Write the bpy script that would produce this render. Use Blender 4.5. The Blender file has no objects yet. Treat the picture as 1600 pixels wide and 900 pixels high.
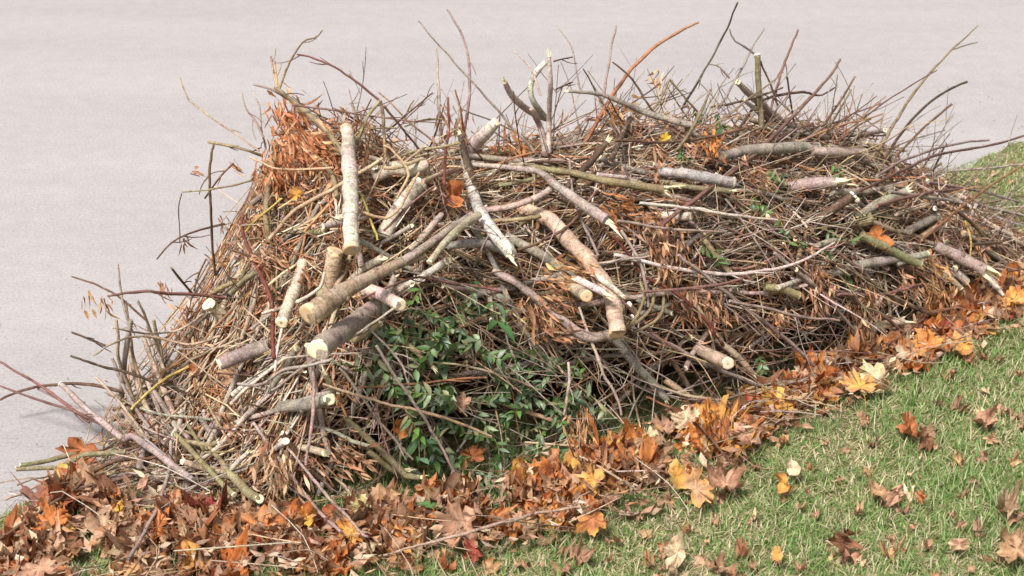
import bpy, math, random
import numpy as np
from mathutils import Vector
random.seed(7); rng = np.random.default_rng(7)
SC = bpy.context.scene
COL = SC.collection
R = math.radians

# ------------------------------------------------------------------ camera, sky, sun, exposure
CAM_H, PITCH, HFOV = 1.6, R(24), R(40)
cd = bpy.data.cameras.new('camera'); cam = bpy.data.objects.new('camera', cd); COL.objects.link(cam)
cam.location = (0, 0, CAM_H); cam.rotation_euler = (math.pi/2 - PITCH, 0, 0)
cd.angle = HFOV; cd.clip_start = .05; cd.clip_end = 2000
cd.dof.use_dof = True; cd.dof.focus_distance = 3.15; cd.dof.aperture_fstop = 7.1
SC.camera = cam
SUN_EL, SUN_AZ = R(56), R(212)          # azimuth clockwise from +Y: high, from the left and a little behind the camera
w = bpy.data.worlds.new('World'); SC.world = w; w.use_nodes = True
nt = w.node_tree; bg = nt.nodes['Background']
sky = nt.nodes.new('ShaderNodeTexSky'); sky.sky_type = 'NISHITA'; sky.sun_disc = False
sky.sun_elevation = SUN_EL; sky.sun_rotation = SUN_AZ; sky.air_density = .8; sky.dust_density = 4; sky.ozone_density = .6
hs = nt.nodes.new('ShaderNodeHueSaturation'); hs.inputs['Saturation'].default_value = .32
nt.links.new(sky.outputs[0], hs.inputs['Color']); nt.links.new(hs.outputs[0], bg.inputs[0]); bg.inputs[1].default_value = .10
sl = bpy.data.lights.new('sun', 'SUN'); sun = bpy.data.objects.new('sun', sl); COL.objects.link(sun)
sl.energy = 3.1; sl.angle = R(12); sl.color = (1, .945, .89)
sd = Vector((math.sin(SUN_AZ)*math.cos(SUN_EL), math.cos(SUN_AZ)*math.cos(SUN_EL), math.sin(SUN_EL)))
sun.rotation_euler = sd.to_track_quat('Z', 'Y').to_euler()
SC.view_settings.view_transform = 'Standard'; SC.view_settings.look = 'None'
SC.view_settings.exposure = 0.85; SC.view_settings.gamma = 1
SC.cycles.max_bounces = 5; SC.cycles.diffuse_bounces = 3; SC.cycles.transparent_max_bounces = 4

# ------------------------------------------------------------------ layout maths (photo pixels -> places on the pile)
FP = 800/math.tan(HFOV/2)
FW = np.array([0, math.cos(PITCH), -math.sin(PITCH)]); UP = np.array([0, math.sin(PITCH), math.cos(PITCH)])
RT = np.array([1., 0, 0]); CP = np.array([0, 0, CAM_H])
def ray(x, y): return FW + RT*(x-800)/FP - UP*(y-450)/FP            # unit step = 1 m of depth
def gnd(x, y, z=0.): d = ray(x, y); return CP + d*((z-CAM_H)/d[2])
def proj(p):
    v = np.asarray(p)-CP; z = v@FW
    return 800+FP*(v@RT)/z, 450-FP*(v@UP)/z, z
A0 = gnd(100, 800); A1 = gnd(1600, 440); AX = (A1-A0)/np.linalg.norm(A1-A0); NX = np.array([-AX[1], AX[0], 0])
K0 = gnd(0, 806); K1 = gnd(1600, 222); KX = (K1-K0)/np.linalg.norm(K1-K0); KN = np.array([KX[1], -KX[0], 0])  # lawn edge, KN points on to the lawn
W = .45
FRONT = [(0,800),(40,790),(250,830),(450,815),(650,775),(800,725),(900,712),(1000,688),(1150,650),(1300,590),(1450,515),(1600,462),(1720,405),(1800,385)]
SILX = [0,120,190,230,290,345,400,430,480,560,650,750,850,1000,1100,1200,1300,1400,1500,1600,1700,1800]
SILY = [800,760,600,530,470,370,290,200,205,222,250,232,215,202,200,203,216,246,308,384,440,475]
fs, ft, fh = [], [], []
for x in np.linspace(0, 1800, 55):
    y = float(np.interp(x, [a for a, b in FRONT], [b for a, b in FRONT])); g = gnd(x, y)-A0; fs.append(g@AX); ft.append(g@NX)
for s, t in zip(fs, ft):
    u = np.linspace(0, math.pi, 15)[1:-1]; H = .02
    for q in np.linspace(.02, 1, 99):      # the tallest arch that stays under the crest line seen in the photograph
        pts = A0+AX*s+np.multiply.outer(t+W-W*np.cos(u), NX)+np.multiply.outer(q*np.sin(u)**.72+.03, [0, 0, 1]); v = pts-CP; z = v@FW
        px, py = 800+FP*(v@RT)/z, 450-FP*(v@UP)/z; H = q
        if (py < np.interp(px, SILX, SILY)-4).any(): break
    fh.append(H)
fs, ft, fh = map(np.array, (fs, ft, fh)); SMIN, SMAX = fs[0], fs[-1]
def env(s): return np.interp(s, fs, ft), np.interp(s, fs, fh)
PW = .72
def lump(s, t): return 1+.05*np.sin(s*9+1)+.05*np.sin(s*17+t*11)+.05*np.sin(s*29-t*17+2)+.04*np.sin(s*41+t*37)
def shell(s, phi, dep=0.):
    """place on the brush mound; phi 0 = front foot, pi/2 = ridge, pi = back foot; dep = metres below the skin"""
    s = np.asarray(s, float); phi = np.clip(phi, -.25, math.pi+.25); f, H = env(s)
    hh = np.maximum(H-dep, 0.01); ww = np.maximum(W-dep, .05)
    t = f+W-ww*np.cos(phi); z = hh*np.abs(np.sin(phi))**PW*np.sign(np.sin(phi))*lump(s, t)+.03
    return A0+np.multiply.outer(s, AX)+np.multiply.outer(t, NX)+np.multiply.outer(z, [0, 0, 1])
def height(x, y):
    s = (x-A0[0])*AX[0]+(y-A0[1])*AX[1]; t = (x-A0[0])*NX[0]+(y-A0[1])*NX[1]
    f, H = env(s); u = 1-(t-f)/W; q = 1-u*u
    ins = (q > 0) & (s > SMIN) & (s < SMAX)
    return np.where(ins, H*np.maximum(q, 0)**(PW/2)*lump(s, t), 0)+.03
ZS = np.linspace(2.0, 7.0, 700)
RX = []; RZ = []
for s in np.linspace(SMIN, SMAX, 60):
    f, H = env(s); px, py, z = proj(A0+AX*s+NX*(f+W*.85)+np.array([0, 0, H])); RX.append(px); RZ.append(z)
RX[0] = min(RX[0], 0)
def surf(x, y):
    """depth of the pile's skin (or the ground before it) along the ray, and whether it hit the mound"""
    p = CP+np.multiply.outer(ZS, ray(x, y)); h = height(p[:, 0], p[:, 1])
    k = np.argmax(p[:, 2] < h); z = ZS[k]; zr = np.interp(x, RX, RZ)
    hit = h[k] > .05
    if not hit and z > zr: return zr, False
    return z, hit
def at(x, y, off=0.): z, _ = surf(x, y); return CP+ray(x, y)*(z-off)

# ------------------------------------------------------------------ helpers
def tag(o, label, cat, group=None, kind=None):
    o['label'] = label
    if cat: o['category'] = cat
    if group: o['group'] = group
    if kind: o['kind'] = kind
    return o
class MB:
    """collects geometry; verts, polys, uv per vertex, colour per vertex, material index per poly"""
    def __init__(s): s.v = []; s.f3 = []; s.f4 = []; s.m3 = []; s.m4 = []; s.uv = []; s.c = []; s.n = 0
    def add(s, v, f, uv, c, m=0):
        v = np.asarray(v, float); f = np.asarray(f, int)+s.n
        s.v.append(v); s.uv.append(np.asarray(uv, float)); c = np.asarray(c, float)
        s.c.append(np.broadcast_to(c, (len(v), 3)) if c.ndim == 1 else c)
        (s.f3 if f.shape[1] == 3 else s.f4).append(f); (s.m3 if f.shape[1] == 3 else s.m4).append(np.full(len(f), m))
        s.n += len(v)
    def mesh(s, name, mats, origin=None, smooth=True):
        v = np.concatenate(s.v); uv = np.concatenate(s.uv); c = np.concatenate(s.c)
        if origin is not None: v = v-origin
        f3 = np.concatenate(s.f3) if s.f3 else np.zeros((0, 3), int); f4 = np.concatenate(s.f4) if s.f4 else np.zeros((0, 4), int)
        me = bpy.data.meshes.new(name); me.vertices.add(len(v)); me.vertices.foreach_set('co', v.ravel().astype(np.float32))
        li = np.concatenate([f3.ravel(), f4.ravel()]).astype(np.int32)
        st = np.concatenate([np.arange(len(f3))*3, len(f3)*3+np.arange(len(f4))*4]).astype(np.int32)
        me.loops.add(len(li)); me.loops.foreach_set('vertex_index', li)
        me.polygons.add(len(st)); me.polygons.foreach_set('loop_start', st)
        mi = np.concatenate([np.concatenate(s.m3) if s.m3 else [], np.concatenate(s.m4) if s.m4 else []]).astype(np.int32)
        me.polygons.foreach_set('material_index', mi)
        me.polygons.foreach_set('use_smooth', np.full(len(st), smooth))
        ul = me.uv_layers.new(name='UVMap'); ul.data.foreach_set('uv', uv[li].ravel().astype(np.float32))
        ca = me.color_attributes.new('Col', 'FLOAT_COLOR', 'POINT')
        ca.data.foreach_set('color', np.concatenate([c, np.ones((len(c), 1))], 1).ravel().astype(np.float32))
        for m in mats: me.materials.append(m)
        me.update(); me.validate(); return me
    def build(s, name, mats, parent=None, origin=None, smooth=True):
        o = bpy.data.objects.new(name, s.mesh(name, mats, origin, smooth)); COL.objects.link(o)
        if parent is not None: o.parent = parent
        elif origin is not None: o.location = origin
        return o
def frames(p):
    t = np.gradient(p, axis=0); t /= np.linalg.norm(t, axis=1)[:, None]+1e-9
    a = np.array([0, 0, 1.]) if abs(t[0, 2]) < .9 else np.array([1., 0, 0])
    u = np.cross(t[0], a); u /= np.linalg.norm(u); us = [u]
    for i in range(1, len(p)):
        u = us[-1]-t[i]*(us[-1]@t[i]); u /= np.linalg.norm(u)+1e-9; us.append(u)
    us = np.array(us); return t, us, np.cross(t, us)
def tube(mb, p, r, col, sides=5, cap=None, mat=0, rough=0., capcol=None):
    p = np.asarray(p, float); n = len(p); r = np.broadcast_to(r, n).astype(float); t, u, v = frames(p)
    a = np.linspace(0, 2*math.pi, sides, endpoint=False)+random.random()*3
    rr = r[:, None]*np.ones(sides)
    if rough: rr = rr*(1+rough*rng.normal(size=rr.shape))
    ring = p[:, None]+rr[..., None]*(np.cos(a)[:, None]*u[:, None]+np.sin(a)[:, None]*v[:, None])
    L = np.concatenate([[0], np.cumsum(np.linalg.norm(np.diff(p, axis=0), axis=1))])+random.random()*5
    uv = np.stack([np.broadcast_to(np.arange(sides)/sides, (n, sides)), np.broadcast_to(L[:, None], (n, sides))], -1)
    i = np.arange(n-1)[:, None]*sides; k = np.arange(sides); k2 = (k+1) % sides
    f = np.stack([i+k, i+k2, i+sides+k2, i+sides+k], -1).reshape(-1, 4)
    c = np.asarray(col, float)
    if c.ndim == 2: c = np.repeat(c, sides, 0)
    mb.add(ring.reshape(-1, 3), f, uv.reshape(-1, 2), c, mat)
    for e in (0, -1):                       # close both ends
        if cap is False: continue
        cc = np.vstack([ring[e], p[e]+t[e]*(r[e]*.15 if e else -r[e]*.15)])
        ff = [[j, (j+1) % sides, sides] if e else [(j+1) % sides, j, sides] for j in range(sides)]
        mb.add(cc, ff, np.random.rand(sides+1, 2), capcol if capcol is not None else (c if c.ndim == 1 else c[0]), mat if capcol is None else 1)
def spline(pts, n):
    """Catmull-Rom through rows of pts"""
    P = np.asarray(pts, float)
    if len(P) == 2: return P[0]+(P[1]-P[0])*np.linspace(0, 1, n)[:, None]
    Q = np.vstack([2*P[0]-P[1], P, 2*P[-1]-P[-2]]); out = []
    for x in np.linspace(0, len(P)-1-1e-6, n):
        k = int(x); t = x-k; a, b, c, d = Q[k:k+4]
        out.append(.5*(2*b+(c-a)*t+(2*a-5*b+4*c-d)*t*t+(3*b-a-3*c+d)*t**3))
    return np.array(out)

# ------------------------------------------------------------------ materials
def newmat(name, rough=.8, spec=.25):
    m = bpy.data.materials.new(name); m.use_nodes = True; n = m.node_tree.nodes; b = n['Principled BSDF']
    b.inputs['Roughness'].default_value = rough; b.inputs['Specular IOR Level'].default_value = spec
    return m, n, m.node_tree.links, b
def noise(n, l, scale, vec=None, detail=3, rough=.6):
    x = n.new('ShaderNodeTexNoise'); x.inputs['Scale'].default_value = scale; x.inputs['Detail'].default_value = detail; x.inputs['Roughness'].default_value = rough
    if vec is not None: l.new(vec, x.inputs['Vector'])
    return x.outputs['Fac']
def ramp(n, l, fac, stops):
    x = n.new('ShaderNodeValToRGB'); e = x.color_ramp.elements
    while len(e) < len(stops): e.new(.5)
    for k, (p, c) in enumerate(stops): e[k].position = p; e[k].color = (*(c if hasattr(c, '__len__') else (c, c, c)), 1)
    l.new(fac, x.inputs[0]); return x.outputs[0]
def mix(n, l, fac, a, b, mode='MIX'):
    x = n.new('ShaderNodeMix'); x.data_type = 'RGBA'; x.blend_type = mode
    for v, s in ((fac, x.inputs[0]), (a, x.inputs[6]), (b, x.inputs[7])):
        if hasattr(v, 'is_linked') or hasattr(v, 'links'): l.new(v, s)
        elif hasattr(v, '__len__'): s.default_value = (*v, 1)
        else: s.default_value = v
    return x.outputs[2]
def bump(n, l, b, h, dist, strength=.6):
    x = n.new('ShaderNodeBump'); x.inputs['Distance'].default_value = dist; x.inputs['Strength'].default_value = strength
    l.new(h, x.inputs['Height']); l.new(x.outputs[0], b.inputs['Normal'])
def colattr(n): x = n.new('ShaderNodeAttribute'); x.attribute_name = 'Col'; return x.outputs['Color']
def bark_mat(name, lent=.5, bumpd=.0015):
    m, n, l, b = newmat(name, .72, .3); c = colattr(n)
    tc = n.new('ShaderNodeTexCoord'); mp = n.new('ShaderNodeMapping'); mp.inputs['Scale'].default_value = (4, 150, 1); l.new(tc.outputs['UV'], mp.inputs[0])
    ring = noise(n, l, 1., mp.outputs[0], 2)
    rings = ramp(n, l, ring, [(.57, 0.), (.63, 1.)])
    big = noise(n, l, 26, tc.outputs['Object'], 5, .7); fine = noise(n, l, 260, tc.outputs['Object'], 3, .7)
    k = ramp(n, l, big, [(.32, (.42, .37, .33)), (.47, (.9, .88, .86)), (.6, (1.05, 1.03, 1.0)), (.72, (1.25, 1.24, 1.22))])
    c1 = mix(n, l, 1., c, k, 'MULTIPLY')
    c2 = mix(n, l, ramp(n, l, fine, [(.38, .8), (.55, 0.)]), c1, mix(n, l, 1., c1, (.45, .4, .36), 'MULTIPLY'))
    lf = n.new('ShaderNodeMath'); lf.operation = 'MULTIPLY'; lf.inputs[1].default_value = lent; l.new(rings, lf.inputs[0])
    c3 = mix(n, l, lf.outputs[0], c2, mix(n, l, .75, c2, (.13, .075, .05)))
    pale = ramp(n, l, noise(n, l, 60, tc.outputs['Object'], 4, .7), [(.58, 0.), (.72, .35)])
    l.new(mix(n, l, pale, c3, (.55, .5, .43)), b.inputs['Base Color'])
    bump(n, l, b, mix(n, l, .5, fine, ring), bumpd)
    return m
BARK = bark_mat('bark', .75, .004); TWIG = bark_mat('twig_bark', .35, .0006)
def wood_mat():
    m, n, l, b = newmat('cut_wood', .75, .2); tc = n.new('ShaderNodeTexCoord')
    # UV of a cut face = polar radius in u: growth rings
    sx = n.new('ShaderNodeSeparateXYZ'); l.new(tc.outputs['UV'], sx.inputs[0])
    wv = n.new('ShaderNodeMath'); wv.operation = 'SINE'; mu = n.new('ShaderNodeMath'); mu.operation = 'MULTIPLY'; mu.inputs[1].default_value = 34
    l.new(sx.outputs[0], mu.inputs[0]); l.new(mu.outputs[0], wv.inputs[0])
    ma = n.new('ShaderNodeMapRange'); ma.inputs[1].default_value = -1; l.new(wv.outputs[0], ma.inputs[0])
    c = colattr(n); nz = noise(n, l, 150, tc.outputs['Object'], 4, .75)
    c = mix(n, l, 1., c, ramp(n, l, ma.outputs[0], [(0, (.86, .8, .72)), (1, (1, 1, 1))]), 'MULTIPLY')
    c = mix(n, l, 1., c, ramp(n, l, nz, [(.32, (.8, .7, .58)), (.5, (1, 1, 1))]), 'MULTIPLY')
    l.new(c, b.inputs['Base Color']); bump(n, l, b, nz, .001); return m
WOOD = wood_mat()
def leaf_mat(name, trans=.3, spots=1., rough=.6, spec=.3):
    m, n, l, b = newmat(name, rough, spec); tc = n.new('ShaderNodeTexCoord'); c = colattr(n)
    nz = noise(n, l, 70, tc.outputs['Object'], 5, .7); k = ramp(n, l, nz, [(.32, (.5, .38, .3)), (.5, (1, 1, 1)), (.7, (1.15, 1.12, 1.05))])
    c = mix(n, l, spots, c, mix(n, l, 1., c, k, 'MULTIPLY'))
    l.new(c, b.inputs['Base Color']); bump(n, l, b, noise(n, l, 160, tc.outputs['Object'], 3), .0012)
    tr = n.new('ShaderNodeBsdfTranslucent'); l.new(c, tr.inputs[0]); mx = n.new('ShaderNodeMixShader'); mx.inputs[0].default_value = trans
    out = n['Material Output']; l.new(b.outputs[0], mx.inputs[1]); l.new(tr.outputs[0], mx.inputs[2]); l.new(mx.outputs[0], out.inputs[0]); return m
LEAF = leaf_mat('dead_leaf', .25); GREEN = leaf_mat('green_leaf', .2, .5, .42, .45); BLADE = leaf_mat('grass_blade', .35, .3, .55)

# ------------------------------------------------------------------ setting: road, lawn
def road_mat():
    m, n, l, b = newmat('road_asphalt', .85, .2); tc = n.new('ShaderNodeTexCoord'); o = tc.outputs['Object']
    mp = n.new('ShaderNodeMapping'); mp.inputs['Rotation'].default_value = (0, 0, R(-42)); mp.inputs['Scale'].default_value = (.25, 1.3, 1); l.new(o, mp.inputs[0])
    big = noise(n, l, 1.2, mp.outputs[0], 4); mid = noise(n, l, 14, o, 4); fine = noise(n, l, 110, o, 4, .9)
    c = ramp(n, l, big, [(.3, (.293, .277, .275)), (.7, (.338, .320, .318))])
    c = mix(n, l, 1., c, ramp(n, l, mid, [(.3, (.93, .93, .93)), (.7, (1.04, 1.03, 1.03))]), 'MULTIPLY')
    c = mix(n, l, 1., c, ramp(n, l, fine, [(.34, (.60, .59, .59)), (.46, (.97, .97, .97)), (.56, (1.02, 1.02, 1.02)), (.68, (1.25, 1.24, 1.22))]), 'MULTIPLY')
    l.new(c, b.inputs['Base Color']); bump(n, l, b, fine, .002, .5); return m
def grid(name, o, ax, ay, xs, ys, zf, mats, col=(.1, .1, .1)):
    X, Y = np.meshgrid(xs, ys, indexing='ij'); v = o+X[..., None]*ax+Y[..., None]*ay; v[..., 2] = zf(X, Y)
    a = np.arange(len(xs)-1)[:, None]*len(ys)+np.arange(len(ys)-1)[None]
    f = np.stack([a, a+len(ys), a+len(ys)+1, a+1], -1).reshape(-1, 4)
    if np.cross(ax, ay)[2] < 0: f = f[:, ::-1]
    mb = MB(); mb.add(v.reshape(-1, 3), f, np.stack([X.ravel(), Y.ravel()], 1), col); return mb.build(name, mats)
road = grid('road', np.zeros(3), np.array([1., 0, 0]), np.array([0, 1., 0]), np.linspace(-400, 400, 3), np.linspace(-400, 400, 3), lambda x, y: 0*x, [road_mat()])
tag(road, 'pale grey pinkish asphalt road behind the brush pile', None, kind='structure')
def nz2(x, y): return (np.sin(x*3.1+y*1.7)+np.sin(x*7.3-y*5.1+1)*.6+np.sin(x*1.3-y*8.7+2)*.5+np.sin(x*19+y*13)*.25)/2.35
def lawn_z(k, d):
    e = np.clip((d+.02+.02*np.sin(k*9)+.012*np.sin(k*31))/.09, 0, 1); return -.03+(e*e*(3-2*e))*(.062+.008*nz2(k, d))
def soil_mat():
    m, n, l, b = newmat('lawn_soil', .95, .1); tc = n.new('ShaderNodeTexCoord'); o = tc.outputs['Object']
    c = ramp(n, l, noise(n, l, 45, o, 5, .7), [(.3, (.05, .045, .022)), (.5, (.13, .135, .05)), (.68, (.30, .26, .15))])
    l.new(c, b.inputs['Base Color']); bump(n, l, b, noise(n, l, 120, o, 4), .01); return m
ks = np.concatenate([[-40, -20, -8, -3], np.linspace(-1.2, 6.2, 190), [8, 12, 30, 80]])
ds = np.concatenate([np.linspace(-.06, .12, 14), np.linspace(.15, 4, 110), [6, 10, 25]])
lawn = grid('lawn', K0, KX, KN, ks, ds, lawn_z, [soil_mat()]); tag(lawn, 'lawn earth under the grass in front of the brush pile', None, kind='structure')
def kd(x, y): return (x-K0[0])*KX[0]+(y-K0[1])*KX[1], (x-K0[0])*KN[0]+(y-K0[1])*KN[1]
def ground_z(x, y):
    k, d = kd(x, y); return np.where(d > -.05, np.maximum(lawn_z(k, d), 0), 0)

# grass: one mass of short mown blades, green mixed with straw
def grass(N):
    # blades drawn over the strip the photograph can see, denser near the camera
    k = rng.uniform(-2.2, 6.1, N*3); d = rng.uniform(.0, 3.9, N*3)
    x = K0[0]+KX[0]*k+KN[0]*d; y = K0[1]+KX[1]*k+KN[1]*d
    z = (y*FW[1]+(0-CAM_H)*FW[2]); px = 800+FP*x/z; py = 450-FP*(y*UP[1]-CAM_H*UP[2])/z
    s = (x-A0[0])*AX[0]+(y-A0[1])*AX[1]; t = (x-A0[0])*NX[0]+(y-A0[1])*NX[1]; f, H = env(s)
    keep = (z > .6) & (px > -1400) & (px < 3000) & (py < 1900) & (py > 60) & ~((t > f+.06) & (t < f+1.6*W) & (s > SMIN+.1) & (s < SMAX-.45))
    keep &= rng.random(len(x)) < np.clip((2.6/z)**1.6, .2, 1)*np.where((px > -100) & (px < 1700) & (py < 1000), 1, .45)
    k, d, x, y, z = (q[keep][:N] for q in (k, d, x, y, z)); n = len(x)
    patch = nz2(k*1.1, d*1.3+3)*.5+nz2(k*4+5, d*5)*.5+nz2(k*11, d*12+1)*.35
    edge = np.clip(d/.10, .45, 1)
    h = rng.gamma(6, .0037, n)*(1+.3*patch)*edge; wd = rng.uniform(.0006, .0014, n)*(1+.12*(z-2.3))
    az = rng.uniform(0, 2*math.pi, n); lean = rng.uniform(.25, 1.35, n)
    dead = rng.random(n) < .33-.42*patch; lean = np.where(dead, lean*1.25+.25, lean)
    zz = ground_z(x, y)-.002; ts = np.array([0, .4, .75, 1.])
    dirx, diry = np.cos(az), np.sin(az); sxx, syy = -diry, dirx
    ang = lean[:, None]*(.35+.9*ts[None]); seg = h[:, None]*np.diff(np.concatenate([[0], ts]))[None]
    hor = np.cumsum(np.sin(ang)*seg, 1); ver = np.cumsum(np.cos(ang)*seg, 1)
    cx = x[:, None]+dirx[:, None]*hor; cy = y[:, None]+diry[:, None]*hor; cz = zz[:, None]+np.maximum(ver, .002)
    wf = np.array([1, .95, .65, .08])[None]*wd[:, None]
    Lx, Rx = cx-sxx[:, None]*wf, cx+sxx[:, None]*wf; Ly, Ry = cy-syy[:, None]*wf, cy+syy[:, None]*wf
    v = np.stack([np.stack([Lx, Ly, cz], -1), np.stack([Rx, Ry, cz], -1)], 2).reshape(-1, 3)
    b = np.arange(n)[:, None]*8; q = np.array([[0, 1, 3, 2], [2, 3, 5, 4], [4, 5, 7, 6]])
    fcs = (b[:, :, None]+q[None]).reshape(-1, 4)
    g1 = np.array([.10, .205, .045]); g2 = np.array([.23, .36, .11]); g3 = np.array([.44, .46, .25]); st = np.array([.60, .50, .33])
    m = rng.random(n)[:, None]; c = g1*(1-m)+g2*m; c = np.where((rng.random(n) < .22+.2*patch)[:, None], g3*(.75+.4*m), c)
    c = np.where(dead[:, None], st*(.55+.6*rng.random(n)[:, None]), c)
    cc = np.repeat(c, 8, 0)
    mb = MB(); mb.add(v, fcs, np.zeros((len(v), 2)), cc); return mb.build('grass', [BLADE])
g = grass(520000); tag(g, 'short green and straw coloured lawn grass in front of the pile', 'grass', kind='stuff')

# ------------------------------------------------------------------ colours of bark (the wood's own)
C = dict(cream=(.60,.52,.42), tan=(.44,.34,.24), grey=(.33,.29,.245), mauve=(.355,.285,.255), pale=(.54,.46,.39), olive=(.26,.22,.12), brown=(.16,.095,.055),
         red=(.17,.05,.035), maroon=(.21,.115,.09), straw=(.49,.37,.23), dark=(.10,.065,.042), bluegrey=(.36,.325,.31), yellow=(.60,.49,.14), white=(.62,.55,.50), rust=(.36,.17,.08))
CUT = dict(fresh=(.84,.76,.52), tan=(.60,.44,.27), white=(.86,.82,.70), pink=(.72,.55,.42))
def vary(c, k=.18): return np.clip(np.array(c)*(1+k*rng.normal())*(1+.035*rng.normal(size=3)), .008, .9)

# dark core added inside the heap; shade of the gaps put into its colour
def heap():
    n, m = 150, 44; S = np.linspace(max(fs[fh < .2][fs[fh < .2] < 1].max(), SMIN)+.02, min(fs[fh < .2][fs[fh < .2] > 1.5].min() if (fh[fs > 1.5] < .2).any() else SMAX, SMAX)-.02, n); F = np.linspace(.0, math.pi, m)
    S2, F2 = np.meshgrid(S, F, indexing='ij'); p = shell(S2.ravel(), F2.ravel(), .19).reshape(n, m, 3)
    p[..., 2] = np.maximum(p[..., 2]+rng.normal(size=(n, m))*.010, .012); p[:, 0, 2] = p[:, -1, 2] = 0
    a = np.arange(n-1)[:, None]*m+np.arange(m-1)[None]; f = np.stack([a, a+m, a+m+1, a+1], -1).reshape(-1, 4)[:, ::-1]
    mt, nn, l, b = newmat('dark_core', 1., .05); tc = nn.new('ShaderNodeTexCoord')
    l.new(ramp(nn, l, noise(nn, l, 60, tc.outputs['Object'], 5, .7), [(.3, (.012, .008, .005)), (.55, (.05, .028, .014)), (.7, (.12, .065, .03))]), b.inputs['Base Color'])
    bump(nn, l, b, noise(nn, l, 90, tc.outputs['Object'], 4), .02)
    mb = MB(); mb.add(p.reshape(-1, 3), f, np.zeros((n*m, 2)), (.04, .03, .02)); o = mb.build('dark_core', [mt])
    tag(o, 'dark core added inside the brush pile, shade of the gaps in its colour', 'leaf mould', kind='stuff')
heap()

# ------------------------------------------------------------------ branches and logs traced one by one
def cut_disc(p, t, r, col, parent, org, name='cut_end', slant=.13):
    """a sawn face: disc with a slightly raised rim-to-heart and a polar UV for growth rings"""
    t = t/np.linalg.norm(t); a = np.array([0, 0, 1.]) if abs(t[2]) < .9 else np.array([1., 0, 0])
    u = np.cross(t, a); u /= np.linalg.norm(u); v = np.cross(t, u); mb = MB(); N = 20
    kr = random.random(); tl = u*rng.normal()*slant+v*rng.normal()*slant; th = np.linspace(0, 2*math.pi, N, endpoint=False); rows = [p+t*(r*.12)]; uv = [[0, 0]]
    wob = 1+.04*np.sin(th*3+rng.random()*6)+.025*rng.normal(size=N)
    for q, rr in enumerate((.35, .7, .97, 1.015)):
        for j in range(N):
            e = (np.cos(th[j])*u+np.sin(th[j])*v)*r*rr*wob[j]
            rows.append(p+e+t*((e@tl)+r*(.12 if q < 3 else -.35))); uv.append([rr, th[j]])
    f3 = [[0, 1+j, 1+(j+1) % N] for j in range(N)]; f4 = []
    for q in range(3):
        for j in range(N): f4.append([1+q*N+j, 1+(q+1)*N+j, 1+(q+1)*N+(j+1) % N, 1+q*N+(j+1) % N])
    v_ = np.array(rows); n0 = mb.n; mb.add(v_, f3, uv, col)
    mb.f4.append(np.array(f4)+n0); mb.m4.append(np.zeros(len(f4), int))
    return mb.build(name, [WOOD], parent, org)
def torn(p, t, r, col, parent, org, L=2.6):
    """broken wood: a bunch of pale splinters of unequal length"""
    t = t/np.linalg.norm(t); a = np.array([0, 0, 1.]) if abs(t[2]) < .9 else np.array([1., 0, 0])
    u = np.cross(t, a); u /= np.linalg.norm(u); v = np.cross(t, u); mb = MB()
    for k in range(random.randint(5, 12)):
        th = random.random()*6.28; q = r*random.uniform(.1, .72); b0 = p+(math.cos(th)*u+math.sin(th)*v)*q
        ln = r*L*random.choice([.2, .4, .6, 1., 1.5])*random.uniform(.6, 1.1); d = t+.35*(math.cos(th)*u+math.sin(th)*v)*random.random()+.1*rng.normal(size=3)
        pts = np.array([b0-t*r*1.2, b0, b0+d*ln*.5, b0+d*ln+rng.normal(size=3)*r*.1]); w_ = r*random.uniform(.28, .5)
        tube(mb, pts, np.array([w_, w_, w_*.7, w_*.12]), vary(col, .1), 4)
    return mb.build('torn_end', [WOOD], parent, org)
def depths(P, lift, k0, k1):
    x, y = P[:, 0], P[:, 1]; Z = []; hit = []
    Lc = np.concatenate([[0], np.cumsum(np.hypot(np.diff(x), np.diff(y)))]); Lc /= Lc[-1]
    q = np.linspace(0, 1, 14); qx, qy = np.interp(q, Lc, x), np.interp(q, Lc, y)
    for a, b in zip(qx, qy): z, h = surf(a, b); Z.append(z); hit.append(h)
    Z, hit = np.array(Z), np.array(hit)
    lin = np.polyval(np.polyfit(q, Z, 1), q) if len(q) > 2 else Z
    sm = np.convolve(np.pad(Z, 3, 'edge'), np.ones(7)/7, 'valid'); D = .6*lin+.4*sm
    ex = np.max((D-Z)[hit]) if hit.any() else 0
    D = D-max(ex, -.02)*.9-lift-.018
    return lambda t: np.interp(t, q, D)-k0*(1-t)**1.2-k1*t**1.2
NAMES = dict(log='cut_log', branch='cut_branch', twig='long_twig', stem='green_stem')
USED = {}
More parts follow.
